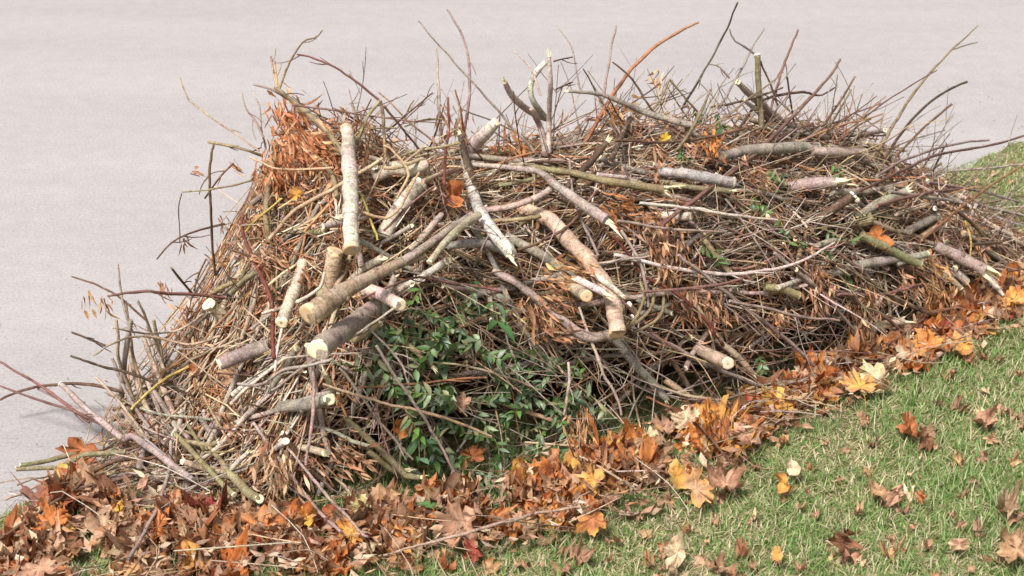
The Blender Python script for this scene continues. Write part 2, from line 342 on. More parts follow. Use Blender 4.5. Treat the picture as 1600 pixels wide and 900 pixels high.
def hero(kind, col, path, label, e0='', e1='', lift=.02, k0=0., k1=0., spurs=0, cut='fresh', wob=1., group=None):
    P = np.array([[float(q) for q in a.split(',')] for a in path.split()])
    if kind != 'twig' or P[:, 2].max() >= 6:
        if not e0 and k0 == 0: k0 = -(lift*.5+.012)      # an end that is not sawn or torn runs down into the heap
        if not e1 and k1 == 0: k1 = -(lift*.5+.012)
    D = depths(P, lift, k0, k1)
    n = max(6, min(40, int(np.sum(np.hypot(*np.diff(P[:, :2], axis=0).T))/9))); Q = spline(P, n)
    L = np.concatenate([[0], np.cumsum(np.hypot(*np.diff(Q[:, :2], axis=0).T))]); L /= L[-1]; z = D(L)
    p = np.array([CP+ray(a, b)*c for (a, b), c in zip(Q[:, :2], z)]); r = np.maximum(Q[:, 2]*(.93 if P[:, 2].max() > 14 else 1)/2*z/FP, .0007)
    hm = height(p[:, 0], p[:, 1]); onl = kd(p[:, 0], p[:, 1])[1] > 0
    p[:, 2] = np.maximum(p[:, 2], ground_z(p[:, 0], p[:, 1])+r+np.where((hm < .08) & onl & (Q[:, 0] < 1560), .06, .004)); big = P[:, 2].max() >= 8; base = vary(C[col], .08)
    if n > 7: 
        nw = rng.normal(size=(n, 3)); nw = (nw+np.roll(nw, 1, 0)+np.roll(nw, -1, 0))/3; nw[0] = nw[-1] = 0
        p = p+nw*(r.mean()*.12 if big else .0016)*wob
    r = r*(1+.06*np.sin(L*37+random.random()*6)+(.05 if big else .10)*rng.random(n))
    mb = MB(); kn = []; sh = []; cc = np.array([vary(base, .09) for _ in range(n)])
    if not big:    # young wood darkens and reddens to its tip
        cc = cc*(1-.25*L[:, None]*np.array([.6, 1, 1]))
    tube(mb, p, r, cc, 14 if P[:, 2].max() > 16 else (10 if big else 6), rough=.03 if big else .05)
    for _ in range(spurs):   # short side shoots and buds grow from the same stem
        i = random.randint(n//3, n-2); d = p[min(i+1, n-1)]-p[i-1]; d /= np.linalg.norm(d); s_ = rng.normal(size=3); s_ -= d*(s_@d); s_ /= np.linalg.norm(s_)
        sh.append(MB()); ln = random.choice([.006, .01, .03, .05])*random.uniform(.7, 1.3); m_ = p[i]+(d*.75+s_*.6)*ln*.5; tube(sh[-1], spline([p[i], m_, m_+(d*.9+s_*.25)*ln*.5], 4), np.array([1, .8, .6, .45])*min(r[i]*.75, .002), base*.8, 5)
    if big:                  # knots and bud scars
        for _ in range(random.randint(1, 3)):
            i = random.randint(1, n-2); d = p[i+1]-p[i]; s_ = rng.normal(size=3); s_ -= d*(s_@d)/(d@d); s_ /= np.linalg.norm(s_)
            kn.append(MB()); tube(kn[-1], [p[i]+s_*r[i]*.6, p[i]+s_*r[i]*1.05, p[i]+s_*r[i]*1.2], np.array([.5, .38, .2])*r[i], base*.75, 8)
    o = mb.build(NAMES.get(kind, kind), [BARK if big else TWIG], None, p[0])
    for q_ in kn: q_.build('knot', [BARK], o, p[0])
    for q_ in sh: q_.build('side_shoot', [TWIG], o, p[0])
    for end, i, s_ in ((e0, 0, -1), (e1, n-1, 1)):
        if not end: continue
        t = (p[i]-p[i-s_*2]); rr = r[i]
        if end == 'c': cut_disc(p[i], t, rr*1.0, CUT[cut], o, p[0])
        if end == 't': torn(p[i], t, rr, CUT['fresh'], o, p[0])
        if end == 'w': cut_disc(p[i], t, rr*1.05, CUT['white'], o, p[0])
    assert label not in USED or group, label
    USED[label] = 1
    tag(o, label, {'log': 'log', 'branch': 'branch', 'twig': 'twig'}.get(kind, kind), group or {'log': 'cut logs in the brush pile', 'branch': 'thick branches in the brush pile', 'twig': 'long twigs on the brush pile'}.get(kind))
    return o
H = hero
# the big logs of the left half
H('log','cream','541,200,20 546,262,25 548,320,26 549,390,27','pale cream log standing upright above the others, its sawn foot pointing down',e0='c',e1='c',lift=.06,k1=.03,cut='tan')
H('log','tan','662,398,13 615,415,18 560,442,25 520,467,33 482,492,40','thick tan log with a large brown sawn face, forking up to the right',e1='c',lift=.06,k0=.001,k1=.19,cut='tan')
H('log','tan','524,392,26 518,425,28 508,462,31','short tan log stub with a dark knot, lying behind the large brown sawn face',e0='c',lift=.02,cut='tan')
H('log','pale','473,410,17 462,450,20 440,505,20','slim pale log beside the thick tan log, its cream sawn end pointing down left',e1='c',lift=.06,k1=.07)
H('log','mauve','590,478,28 545,510,33 497,547,38','stout log with a round cream sawn face, lowest of the big logs',e1='c',lift=.06,k0=-.08,k1=.24)
H('log','pale','562,447,19 595,460,20 626,477,20','short pale log pointing right with a cut cream end above the green leaves',e1='c',lift=.05,k1=.05)
H('log','mauve','420,540,25 380,553,24 342,570,22','grey brown log at the left of the pile with a bright cream end',e1='c',lift=.05,k0=-.04,k1=.13)
H('log','tan','356,500,20 325,475,21','small log seen end on as a pale disc above the dry leaves at the left',e1='c',lift=.04,k0=-.06,k1=.09)
H('log','pale','600,372,27 622,330,27 655,286,24','pale thick log behind the upright one, cut end up near the crossing branches',e1='w',lift=.02)
H('log','pale','585,276,20 615,262,24 645,266,22 668,256,16','knobbly pale log lying across the top beside the upright cream log',lift=.04)
H('log','grey','440,636,22 480,632,21 516,624,20','dark grey log in the shadow low on the left, cream end on the right',e1='c',lift=.03,k1=.06)
H('branch','tan','508,585,9 520,610,9 512,633,9','short bent tan stub hanging over the dark low log',e0='t',lift=.06)
H('branch','straw','660,545,10 700,520,8 745,500,6','straw coloured stub half buried in the green leaves',e0='c')
H('branch','olive','595,505,8 560,530,10 542,528,9','short olive stub right of the round cream sawn face',e0='c',lift=.07)
H('branch','olive','615,525,9 645,545,10 675,572,8','olive stub pointing down right into the green leaves',e1='t',lift=.05)
# forked branch in the middle
H('branch','white','724,238,12 733,280,14 747,325,20 772,365,21 798,396,22','pale forked branch in the middle with a torn yellow end',e1='t',lift=.11,k0=.001,k1=.03)
H('branch','dark','719,212,9 728,250,12 741,290,13 747,328,12','dark upright stem crossing the top of the pale forked branch',e0='t',lift=.125,k1=.001)
H('branch','tan','748,336,13 715,360,13 690,385,11 671,410,10','tan arm running down left from the pale fork, cut at its tip',e1='c',lift=.105,k0=.001)
H('branch','mauve','737,336,13 700,360,13 665,385,14 630,408,15','mauve arm running down left to the thick tan log',lift=.085,k0=.001,k1=.001)
H('branch','mauve','755,329,10 800,322,10 845,305,10 870,288,11','mauve arm reaching right from the pale fork to a pale joint',lift=.10,k0=.001,k1=.001)
H('branch','mauve','735,257,8 790,262,9 840,268,11 868,289,14 905,315,17 948,344,19','long mauve branch bending down right to a cream cut face with a splinter',e1='t',lift=.09,k0=.001,k1=.03)
H('branch','olive','795,257,8 880,268,10 955,284,12 1035,296,13','olive rod lying across the top middle, bright torn tip on the right',e1='t',lift=.07)
H('branch','tan','742,262,7 700,268,8 660,284,7','short tan rod ending at the dark upright stem')
H('log','tan','812,322,20 858,345,25 900,385,26 935,430,27 955,470,28 965,520,28','heavy tan trunk curving down through the middle to a rounded pale foot',e1='c',lift=.07,k1=.09,cut='tan')
H('branch','cream','932,432,9 955,448,10 972,462,8','torn strip of pale yellow wood on the heavy curved trunk',e0='t',e1='t',lift=.13,k1=.05)
H('branch','white','902,436,11 925,448,13 947,459,11','white peeled stick lying across the heavy curved trunk',e0='t',e1='t',lift=.14,k1=.05)
H('log','tan','870,432,18 893,447,20 917,463,20','log seen nearly end on beneath the white peeled stick, yellow brown face',e1='c',lift=.06,k0=-.06,k1=.14,cut='tan')
H('branch','grey','790,368,14 830,390,16 875,418,17 905,440,15','grey branch left of the heavy trunk running down beneath the dry leaves',lift=.04)
H('branch','bluegrey','700,384,13 740,380,14 770,384,14 792,396,13','blue grey branch ending at the torn yellow fork end',lift=.07)
H('branch','mauve','770,422,13 820,452,13 872,495,14 915,525,17 962,522,18','bent mauve branch sweeping down to the foot of the heavy trunk',lift=.05,k1=.05)
H('branch','grey','958,525,15 985,562,15 1012,590,14 1040,622,12','grey brown branch running down right below the foot of the heavy trunk',e1='t',lift=.04)
H('branch','grey','740,425,10 760,450,12 800,475,10','grey branch in the dark gap above the green leaves',lift=.01)
# right half
H('log','bluegrey','1030,268,15 1075,272,18 1110,279,19 1146,285,18','smooth grey log on the upper right with a slanting cream cut',e1='c',lift=.05)
H('branch','olive','1030,283,8 1080,293,9 1142,299,9','thin olive rod just below the smooth grey log, pale tip',e1='t',lift=.04)
H('log','grey','1128,244,15 1175,234,18 1225,231,19 1275,231,19','long grey log lying level along the top right of the pile',e1='c',lift=.04)
H('log','mauve','1270,236,15 1310,239,17 1350,240,17','mauve log continuing right at the crest, cream end among twigs',e1='w',lift=.05)
H('log','mauve','1228,293,18 1265,288,21 1308,285,19','grey mauve log with torn white bark at its right end',e1='t',lift=.05)
H('log','pale','1030,336,13 1055,338,14 1080,338,13','short pale log with a tan cut end under the whitish long twig',e1='c',lift=.02)
H('branch','dark','1275,345,13 1305,325,14 1334,305,14','dark stub rising to a white cut end at the right',e1='w',lift=.06,k1=.04)
H('branch','grey','1342,338,13 1372,317,15 1415,300,15','curved grey branch rising right to a yellow torn end',e1='t',lift=.06,k1=.03)
H('branch','grey','1300,300,11 1345,300,12 1395,296,11','level grey branch behind the curved grey one',e1='c',lift=.03)
H('branch','olive','1340,350,10 1360,345,11 1352,330,11','olive crook ending in a yellow cut by the curved grey branch',e1='c',lift=.05)
H('branch','olive','1345,368,13 1390,390,14 1437,413,13','straight olive branch slanting down right over dark logs',e1='c',lift=.06)
H('log','grey','1305,425,16 1350,413,16 1400,404,15','dark grey log under the straight olive branch',e1='c',lift=.02)
H('branch','grey','1400,412,12 1425,402,12 1450,397,12','grey stub with a bright cut end near the right side',e1='c',lift=.06,k1=.04)
H('log','mauve','1462,384,18 1500,402,20 1537,422,21','thick mauve log at the right end, its long pale torn tip resting on leaves',e1='t',lift=.08,k1=.05)
H('branch','cream','1530,420,14 1550,440,10 1568,462,5','long pale splinter pointing down on to the orange leaves at the right',lift=.10,k1=.05)
H('log','pale','1470,432,14 1490,425,15 1510,440,14','knobbly pale stub beside the thick mauve log',e1='c',lift=.06)
H('branch','tan','1475,430,9 1490,440,10 1502,452,9','small peeled tan stub by the dry leaves on the right',e1='c',lift=.08)
H('log','tan','1333,515,13 1370,510,16 1410,502,14','weathered branch with a pointed pale tip lying on leaves at the right front',e1='t',lift=.05,k1=.04)
H('log','tan','1090,545,19 1112,556,21 1138,568,22','sawn log low in the middle right showing a tan round face',e1='c',lift=.05,k0=-.06,k1=.13,cut='pink')
H('branch','mauve','1262,565,13 1280,571,13 1299,578,13','small mauve stub with a pinkish sawn end resting on the leaves',e1='c',lift=.05,k1=.05,cut='pink')
H('branch','olive','1195,448,12 1222,452,13 1248,462,12','olive stub with a split end right of the maroon twigs',e1='c',lift=.04)
H('branch','olive','1100,375,9 1120,400,10 1140,425,9','olive rod pointing down right in the middle of the right half',e1='c',lift=.03)
H('branch','tan','1085,475,9 1105,505,10 1127,532,8','tan rod running down behind the red brown twigs',lift=.03)
H('branch','tan','1040,595,9 1070,615,10 1100,636,9','tan stick with a broken pale tip over the leaves below the middle',e1='t',lift=.04)
H('branch','tan','1120,530,10 1150,555,10 1175,582,9','tan stick right of the round tan sawn face',e1='t',lift=.04)
H('branch','grey','1420,360,13 1450,345,12 1465,338,12','mossy grey branch in the right thicket',lift=.03)
H('branch','tan','1440,370,10 1465,355,10','short brown stub in the right thicket',lift=.05)
H('branch','cream','1400,335,6 1430,325,8 1452,319,6','flat pale splinter lying on the right thicket',lift=.06)
# ends standing above the crest
H('branch','mauve','1152,128,9 1175,150,11 1205,178,12 1240,203,13','mauve branch rising above the crest at the upper right',e0='c',lift=.0)
H('branch','olive','1183,84,9 1184,108,9 1186,140,9 1190,200,9','olive stub with a white top standing above the crest',e0='w',lift=.0)
H('branch','white','1163,157,6 1190,178,9 1215,200,9','white peeled splinter under the mauve branch above the crest',e0='t',lift=.0)
H('branch','grey','888,143,4 940,148,6 985,166,9 1030,183,10 1080,195,11','grey branch along the far crest with a thin peeled tip',e0='t',lift=.0)
H('branch','white','789,128,8 800,150,10 825,172,12 855,184,13','white torn branch reaching up left over the crest',e0='t',lift=.02)
H('branch','white','858,88,6 860,130,8 858,180,8 856,240,9','pale upright stick with a white peeled top at the middle of the crest',e0='t',lift=.03)
H('branch','white','853,97,9 838,113,9 829,135,9 833,158,9 850,182,10','pale crooked branch curling beside the upright white topped stick',lift=.04)
H('branch','mauve','830,170,7 845,200,10 852,240,10','mauve stick just left of the pale upright stick',lift=.03)
H('log','white','776,190,15 762,205,20 745,222,22 735,243,20','fat pale crook of wood above the forked branch',e0='c',lift=.03)
H('branch','dark','948,222,9 925,250,11 895,282,10 878,305,9','dark brown stick slanting across the top middle',e0='t',lift=.08)
H('branch','dark','985,185,8 970,215,9 955,250,8','dark stick in the middle of the crest',lift=.03)
H('branch','grey','700,250,8 740,245,9 800,250,9 880,252,8','grey level branch on the crest behind the fork',lift=.02)
# lower left
H('branch','olive','24,733,7 80,731,7 140,731,8 200,733,8','straight olive rod poking out over the road at the lower left, lower of the pair',e0='c',lift=.05)
H('branch','olive','31,727,6 70,721,7 105,712,8 142,707,8','straight olive rod poking out over the road at the lower left, upper of the pair',e0='c',lift=.03)
H('branch','mauve','95,600,8 150,652,10 225,712,11 300,778,11','mauve branch slanting down from the road side at the left',e0='w',lift=.06)
H('branch','mauve','60,608,4 140,650,6 200,695,7','slim mauve branch parallel to the slanting one at the left',lift=.07)
H('branch','bluegrey','230,712,8 280,760,9 305,782,9','blue grey branch end in the leaves at the lower left',lift=.05)
H('branch','olive','275,698,8 320,742,9 367,782,9','olive rod low at the left with a yellow cut end',e1='c',lift=.07)
H('branch','olive','325,715,7 350,745,8 372,775,8','short olive rod beside the yellow cut ends at the left',lift=.05)
H('branch','olive','360,762,14 382,770,15 406,780,15','stubby olive branch with a round cut end near the leaf litter at the left',e1='c',lift=.06,k1=.05)
H('branch','olive','290,712,7 320,700,8 343,690,8','short olive stub with a pale end pointing right at the lower left',e1='w',lift=.08)
H('branch','white','272,683,8 280,665,8 285,640,7','pale peeled stub standing in the left thicket',e0='w',lift=.08)
H('branch','white','408,715,4 428,702,6 447,689,11','small white stick with a round end by the dry leaf bunch',e1='w',lift=.09,k1=.04)
H('branch','cream','362,732,8 376,718,8 388,707,7','torn yellow sliver low in the left half',e0='t',e1='t',lift=.09)
H('branch','olive','538,650,9 575,685,10 620,728,11 658,772,9','long olive branch running down right to a torn end over the leaves',e1='t',lift=.06)
H('branch','olive','575,705,9 605,728,10 634,750,9','shorter olive branch below the long one, over the leaves',e1='t',lift=.04)
H('branch','olive','385,420,8 365,450,8 320,480,4','olive fork left of the red stem',lift=.05)
H('branch','olive','375,437,8 345,450,7 322,465,6','olive stub with a pale tip beside the end-on disc',e1='w',lift=.08)
H('branch','olive','400,425,8 380,440,9 362,457,8','short olive stub with a cut tip above the left dry leaves',e1='w',lift=.08)
H('branch','tan','400,460,7 388,500,7 378,530,6','tan stick below the olive stubs at the left',lift=.05)
H('branch','grey','205,500,7 195,560,9 190,620,9','grey stake upright at the far left of the pile',lift=.03)
H('branch','tan','225,530,7 260,620,9 285,680,9','tan stake leaning in the left thicket',lift=.06)
H('branch','tan','200,540,6 222,620,8 262,700,8','tan stake nearest the road in the left thicket',lift=.06)
H('branch','grey','250,540,6 300,640,8 335,700,8','grey stake inside the left thicket',lift=.03)
H('branch','mauve','240,610,7 265,650,9 290,690,8','mauve stake crossing the left thicket',lift=.07)
H('branch','olive','430,136,6 470,168,8 510,205,9 542,248,9','grey olive branch arching down behind the rusty leaf bunch',lift=.03)
H('branch','olive','432,225,9 425,270,9 415,330,9 420,380,8','olive stem upright below the rusty leaf bunch',lift=.07)
H('branch','olive','420,250,6 415,290,6 417,330,6','thin olive stem beside the upright olive stem',lift=.08)
H('branch','olive','500,250,7 520,275,8 527,310,7','olive crook left of the upright cream log',lift=.06)
H('branch','straw','598,247,5 530,290,6 463,328,6 422,372,6','straw coloured rod crossing in front of the upright cream log',e1='c',lift=.12)
H('branch','straw','660,248,6 620,262,7 600,262,6','short straw rod above the knobbly pale log',lift=.08)
H('branch','white','507,425,4 500,450,5 460,475,6 410,490,5','white bow shaped twig bent over the slim pale log',lift=.16)
H('branch','mauve','690,335,10 665,365,11 640,390,9','mauve stick left of the forked branch',lift=.03)
H('branch','pale','560,330,8 520,345,9 505,360,8','pale stub left of the upright log foot',lift=.04)
H('branch','straw','760,624,5 830,645,7 898,671,7','straw rod lying across the green leaves',lift=.06)
H('branch','olive','780,290,6 830,280,7 865,262,7','olive rod rising to the pale joint in the middle top',lift=.05)
H('branch','olive','770,345,7 815,342,7 845,337,7','olive rod with a yellow tip below the fork arm',e1='c',lift=.06)

for q_, (x0, y0, x1, y1, d_, c_) in enumerate([(182,500,215,640,6,'tan'),(196,470,232,650,5,'straw'),(240,500,248,640,7,'olive'),(270,510,302,640,6,'tan'),(215,470,262,610,5,'pale'),(300,520,330,660,6,'straw'),(175,560,250,690,6,'grey'),(150,590,235,700,5,'tan'),(228,590,300,730,7,'pale'),(262,620,322,740,6,'olive'),(190,640,262,730,6,'mauve'),(310,600,365,720,6,'tan')]):
    H('branch', c_, f'{x0},{y0},{d_*.8} {(x0+x1)/2+random.uniform(-10,10)},{(y0+y1)/2},{d_} {x1},{y1},{d_}', f'{["first","second","third","fourth","fifth","sixth","seventh","eighth","ninth","tenth","eleventh","last"][q_]} slim leaning stake of the left thicket counted from the road', lift=random.uniform(.02, .07))
# the long thin twigs that give the pile its outline
def T(col, path, label, lift=.03, spurs=2, **k): return H('twig', col, path, label, lift=lift, spurs=spurs, **k)
T('olive','437,138,4 452,95,3.4 472,66,3 492,60,2.6 504,47,2','olive twig hooked at its tip, standing highest above the rusty leaf bunch')
T('straw','432,136,3.5 427,110,3 423,88,3','first of two short pale prongs above the rusty leaf bunch')
T('straw','434,136,3 431,115,3 429,95,2.6','second of two short pale prongs above the rusty leaf bunch')
T('maroon','592,156,4 560,130,3.6 528,108,3.2 490,90,3 464,85,2.4','maroon twig arching left from the peak near the upright log',spurs=4)
T('olive','594,157,5 575,182,5 560,215,5 545,240,5','olive twig bent down left from the peak near the upright log')
T('olive','594,157,5 599,185,5 600,225,5 602,255,5','olive twig dropping straight from the peak near the upright log',spurs=0)
T('maroon','600,165,4 625,195,3.6 645,220,3.4 665,250,4','maroon twig falling right from the peak near the upright log')
T('tan','281,120,2 288,142,2.4 300,162,3 335,188,3 372,212,3 405,236,3','thin twig reaching far up left over the road')
T('olive','325,222,4 365,230,4.4 412,244,5','olive twig pointing left at the top left corner of the pile')
T('brown','334,226,3.4 328,250,4 328,300,4 331,360,4 336,430,4','brown upright twig standing clear of the pile on the left',spurs=4)
T('olive','284,300,2.4 330,296,3 375,286,3.4 418,272,4','olive twig reaching left, drooping at its tip')
T('dark','284,302,2 279,330,2 281,380,2','hair thin drooping shoot on the far left',spurs=0)
T('brown','245,405,2.4 270,378,3 305,362,3.4 350,350,3.6','brown twig curving left with dry leaves hanging from it',spurs=3)
T('brown','365,255,3 345,275,3 320,310,2.6','small brown twig at the top left with papery leaves')
T('mauve','396,132,3 425,140,3.4 450,155,4','mauve twig pointing left from the rusty leaf bunch')
T('mauve','378,145,2 385,170,2.4 400,190,3 412,215,3','slim mauve twig hanging left of the rusty leaf bunch')
T('pale','392,140,2 405,165,3 408,200,3 415,230,3.4','pale twig near the top left corner')
T('brown','560,206,2 568,180,2.2 580,155,2','tiny dark shoot left of the peak')
T('brown','604,205,3 640,175,3 676,145,2.4','dark brown shoot rising right beside the peak',spurs=4)
T('olive','632,198,2.6 660,188,3 690,186,3','thin olive shoot above the knobbly pale log')
T('mauve','653,32,2.6 690,75,3 730,120,3.4 775,170,4 835,238,5','long straight mauve twig slanting down right over the crest',spurs=3)
T('mauve','698,14,3 722,55,4 733,100,4.6 734,150,5 725,200,5 722,235,5','tall pink mauve twig curving up highest left of the middle',spurs=4)
T('pale','681,75,2.6 684,110,3 686,150,3.4 690,215,4','pale upright twig left of the tall pink mauve one',spurs=5)
T('red','700,152,4 701,190,4.4 697,240,4.6 694,290,5','dark red upright twig in front of the tall ones',lift=.07)
T('brown','693,168,2.6 682,205,3 668,240,3','brown shoot left of the dark red upright twig')
T('rust','711,140,2.6 722,185,3.6 730,230,4','rusty twig right of the dark red one')
T('pale','803,80,2.4 825,100,3 835,120,3.4 845,150,3.6','thin pale twig curving over the crooked white branch')
T('dark','865,96,2.6 880,92,2.4 895,89,2','short side shoot right of the pale upright stick')
T('dark','868,140,3 885,132,2.6 895,128,2.2','lower side shoot right of the pale upright stick')
T('pale','869,38,1.8 890,65,2.4 897,90,2.6 906,140,2.6','hair thin pale twig curving high above the middle')
T('mauve','962,40,3 956,75,3.4 948,115,3.6 943,155,3.6','straight mauve twig standing in front of the road at the middle')
T('rust','1092,35,3 1060,50,4.4 1020,76,5 985,110,5.6 955,152,6 930,195,6.5 912,228,7','bold brown twig curving up right over the crest',lift=.05,spurs=2)
T('brown','957,97,2.6 985,120,3.4 1008,155,3.8 1025,182,4','brown twig crossing behind the bold brown one')
T('olive','1046,124,3.4 1035,150,3.4 1020,172,3.2','olive shoot bent at a dark node right of the middle')
T('olive','1046,124,3 1068,150,3 1090,175,3.2','olive shoot falling right from the dark node')
T('grey','1153,3,2.6 1140,35,3 1118,80,3.4 1095,120,3.6 1065,170,4','tall grey twig reaching the top edge of the picture',spurs=5)
T('grey','1194,44,2.6 1175,75,3 1155,115,3.4 1122,170,3.6','grey twig parallel to the tallest grey one',spurs=4)
T('grey','1140,45,2 1146,62,2.4 1165,74,2.8 1180,85,3','fine branching twig left of the white topped stub')
T('pale','1104,100,2.4 1122,103,3 1140,122,3.4','small pale side twig left of the mauve crest branch')
T('maroon','1247,46,3 1232,82,3.4 1218,122,3.8 1205,170,4','maroon twig rising right of the white topped stub',spurs=4)
T('brown','1188,95,3.4 1200,125,3 1215,165,3','brown twig leaning on the olive white topped stub')
T('brown','1230,120,2.6 1234,150,3 1240,190,3','short brown twig on the far crest')
T('maroon','1313,93,3.4 1290,128,4 1262,158,5 1225,195,6 1180,240,6.4 1120,285,7 1035,348,7','long maroon branch running up right across the top of the pile',lift=.08,spurs=3)
T('maroon','1270,192,4 1222,215,5 1165,255,6 1100,300,6 1035,352,6','second maroon branch just below the long one',lift=.08)
T('brown','1336,120,3 1318,150,3.4 1300,175,3.6 1275,215,4','brown twig right of the long maroon branch',spurs=4)
T('olive','1330,140,2.6 1315,165,3 1297,195,3.4 1280,215,3.4','olive twig near the brown one on the right crest',spurs=4)
T('dark','1143,225,5 1160,192,4.6 1185,162,4.4 1215,150,4.2 1255,144,3.8 1282,149,3.2 1304,137,2.6','dark brown twig arching over the right crest',spurs=1)
T('dark','1110,168,3.4 1150,160,3.8 1185,150,3.6 1223,137,2.8','dark twig rising gently right of the tall grey twigs')
T('olive','1110,140,3.4 1095,175,4 1072,215,5 1055,235,5','olive twig leaning right in the upper right',lift=.05)
T('dark','1325,187,3 1290,195,3.4 1255,207,3.4','dark twig tip over the level grey log')
T('olive','1528,40,2 1500,66,3 1465,102,3.6 1430,142,4.2 1405,180,4.6 1385,215,5 1355,255,5','long olive grey twig standing alone at the upper right',spurs=6)
T('grey','1527,66,2 1510,70,2.4 1490,77,2.6','side twig near the tip of the lone upper right twig',spurs=0)
T('dark','1511,128,3.4 1480,142,3.8 1450,162,4 1420,192,4.4 1395,228,4.6 1385,255,4.6','dark curved twig below the lone olive grey one')
T('brown','1487,163,3.4 1455,190,3.6 1425,218,3.8 1400,245,3.8','straight brown twig right of the dark curved one')
T('brown','1360,186,3 1330,205,3 1300,228,3.4','brown twig lying low on the right crest')
T('grey','1378,185,2.6 1350,205,3 1315,232,3.2','grey twig beside the low brown one on the right crest')
T('brown','1390,210,3 1350,213,3.4 1315,228,3.6','drooping brown twig at the right crest')
T('maroon','1600,212,3 1550,226,3.6 1500,235,4 1450,247,4.4 1400,272,4.6 1340,300,5','maroon twig reaching the right edge above the grass')
T('mauve','1545,219,3.4 1500,224,3.6 1455,235,4 1410,250,4.4 1370,275,5','mauve twig just above the maroon one at the right edge')
T('dark','1476,228,3 1462,258,3 1455,275,3','short dark twig crossing the two right edge ones',spurs=0)
T('rust','1604,255,3.4 1560,282,4 1510,318,4.8 1470,350,5 1440,375,5.4','stiff brown twig slanting up to the right edge',lift=.10,spurs=1)
T('white','1598,257,2.6 1550,262,3.4 1500,266,3.8 1465,270,4','white barked twig over the right hand grass')
T('bluegrey','1604,338,4 1560,328,5 1510,318,6 1450,308,6 1390,300,6','pale grey twig running level to the right edge',lift=.06)
T('bluegrey','1602,353,3 1560,340,4 1530,328,4.4','lower pale grey twig tip over the grass on the right')
T('mauve','1592,315,3 1555,305,3.6 1520,296,4 1450,285,5','mauve twig bending down right over the grass',lift=.06)
T('mauve','1580,368,3 1550,355,3.4 1515,340,4','grey mauve twig tip below the level pale grey one')
T('brown','1538,371,5 1520,350,5 1495,330,5','stubby brown twig pointing down at the right grass',lift=.08)
T('brown','1566,378,4.6 1545,380,5 1520,382,5','short brown rod lying level on the right grass',lift=.06,spurs=0)
T('yellow','1516,400,3 1517,375,3.4 1508,345,3','yellow stalk standing beside the right grass')
T('maroon','1535,292,3 1480,297,4 1420,308,5 1370,322,5','maroon twig lying level in the right thicket',lift=.07)
T('brown','1600,420,3 1560,428,3.4 1500,447,3.6','thin brown twig over the orange leaves at the right edge',lift=.06)
T('brown','1600,450,3 1550,455,3.4 1505,457,3.6','brown twig over the pale splinter at the right edge',lift=.06)
# over the front of the pile
T('white','1000,317,4.6 1050,322,5 1105,330,5.4 1160,338,5 1215,344,3.6','whitish twig lying level across the right half',lift=.08,spurs=4)
T('mauve','965,345,5 1010,352,5 1060,359,4.6 1135,363,3','mauve twig below the whitish level one',lift=.08,spurs=3)
T('white','960,398,6 1010,410,6.4 1060,420,6.4 1130,428,6 1200,422,5.4 1260,405,4.6 1304,379,3.4','long whitish twig sagging like a bow across the right half',lift=.10,spurs=4)
T('mauve','1060,398,5 1110,438,6 1160,478,6 1210,515,6.4 1250,550,6 1276,578,5','pink mauve twig slanting down right to the leaves',lift=.10,spurs=3)
T('mauve','985,510,5 1040,535,6 1100,566,6.4 1160,592,6 1215,615,5.4 1254,630,4.6','pinkish white twig slanting down over the leaves in the middle right',lift=.08,spurs=4)
T('red','1010,435,4.6 1060,460,5.4 1100,498,6 1130,540,6','dark red twig bending down in the middle right',lift=.09)
T('red','1000,425,5 985,400,5 960,372,4','red brown twig left of the sagging white one',lift=.06)
T('maroon','1005,455,5 1060,452,5 1120,445,4.6 1160,436,3.6','maroon twig rising right across the slanting ones',lift=.09,spurs=3)
T('mauve','1140,470,4.4 1200,483,4.6 1255,495,4.4 1311,501,3.4','thin pink twig with a pale tip in the right half',lift=.08)
T('mauve','1210,395,6 1245,425,7 1285,458,6 1320,500,5 1340,522,4','grey pink twig slanting down right, near the olive stub',lift=.08)
T('maroon','1310,395,5 1350,428,6 1390,462,6 1440,485,6 1490,498,5 1545,503,4','strong maroon twig running out over the leaves at the right',lift=.10,spurs=5)
T('maroon','1300,447,4.6 1350,478,5 1400,508,5 1428,540,4','maroon twig under the strong one at the right',lift=.07)
T('maroon','1310,460,4.6 1360,462,5 1400,455,5.4 1440,444,4.6','mauve maroon twig curving up right over dark logs',lift=.08)
T('brown','1440,518,3.6 1410,542,4 1383,560,4','small bare twig lying at the edge of the grass',lift=.05,spurs=3)
T('tan','1020,600,4 1070,617,5 1130,626,5 1180,620,4.4 1265,612,3','tan twig lying level at the foot of the pile',lift=.06)
T('maroon','930,455,4 970,470,4.6 1020,520,5 1060,548,5','maroon twig beside the foot of the heavy trunk',lift=.07)
T('maroon','560,470,3.4 640,435,3.6 700,440,4 780,455,4','maroon twig above the green leaves',lift=.05)
T('mauve','910,415,4 960,408,4.4 1015,400,3.6','maroon twig crossing the heavy trunk',lift=.10)
T('mauve','890,250,3.4 900,320,4 935,400,4.6','mauve twig hanging across the heavy trunk top',lift=.07)
T('rust','1010,620,3.4 1060,640,4 1150,650,3.6','rusty twig resting on the leaves below the middle',lift=.05)
T('olive','1000,440,5 1006,465,5.4 998,490,5.4 982,512,5','first ochre hoop beside the foot of the heavy trunk',lift=.09,spurs=0)
T('olive','1022,450,5 1018,480,5.4 1000,500,5.4 975,515,5','second ochre hoop beside the foot of the heavy trunk',lift=.09,spurs=0)
T('olive','1037,455,4.6 1035,490,5.4 1010,512,5 990,518,5','widest ochre hoop beside the foot of the heavy trunk',lift=.08,spurs=0)
T('mauve','970,360,5 995,400,5 1008,440,5 1013,480,4','mauve twig above the ochre hoops',lift=.09)
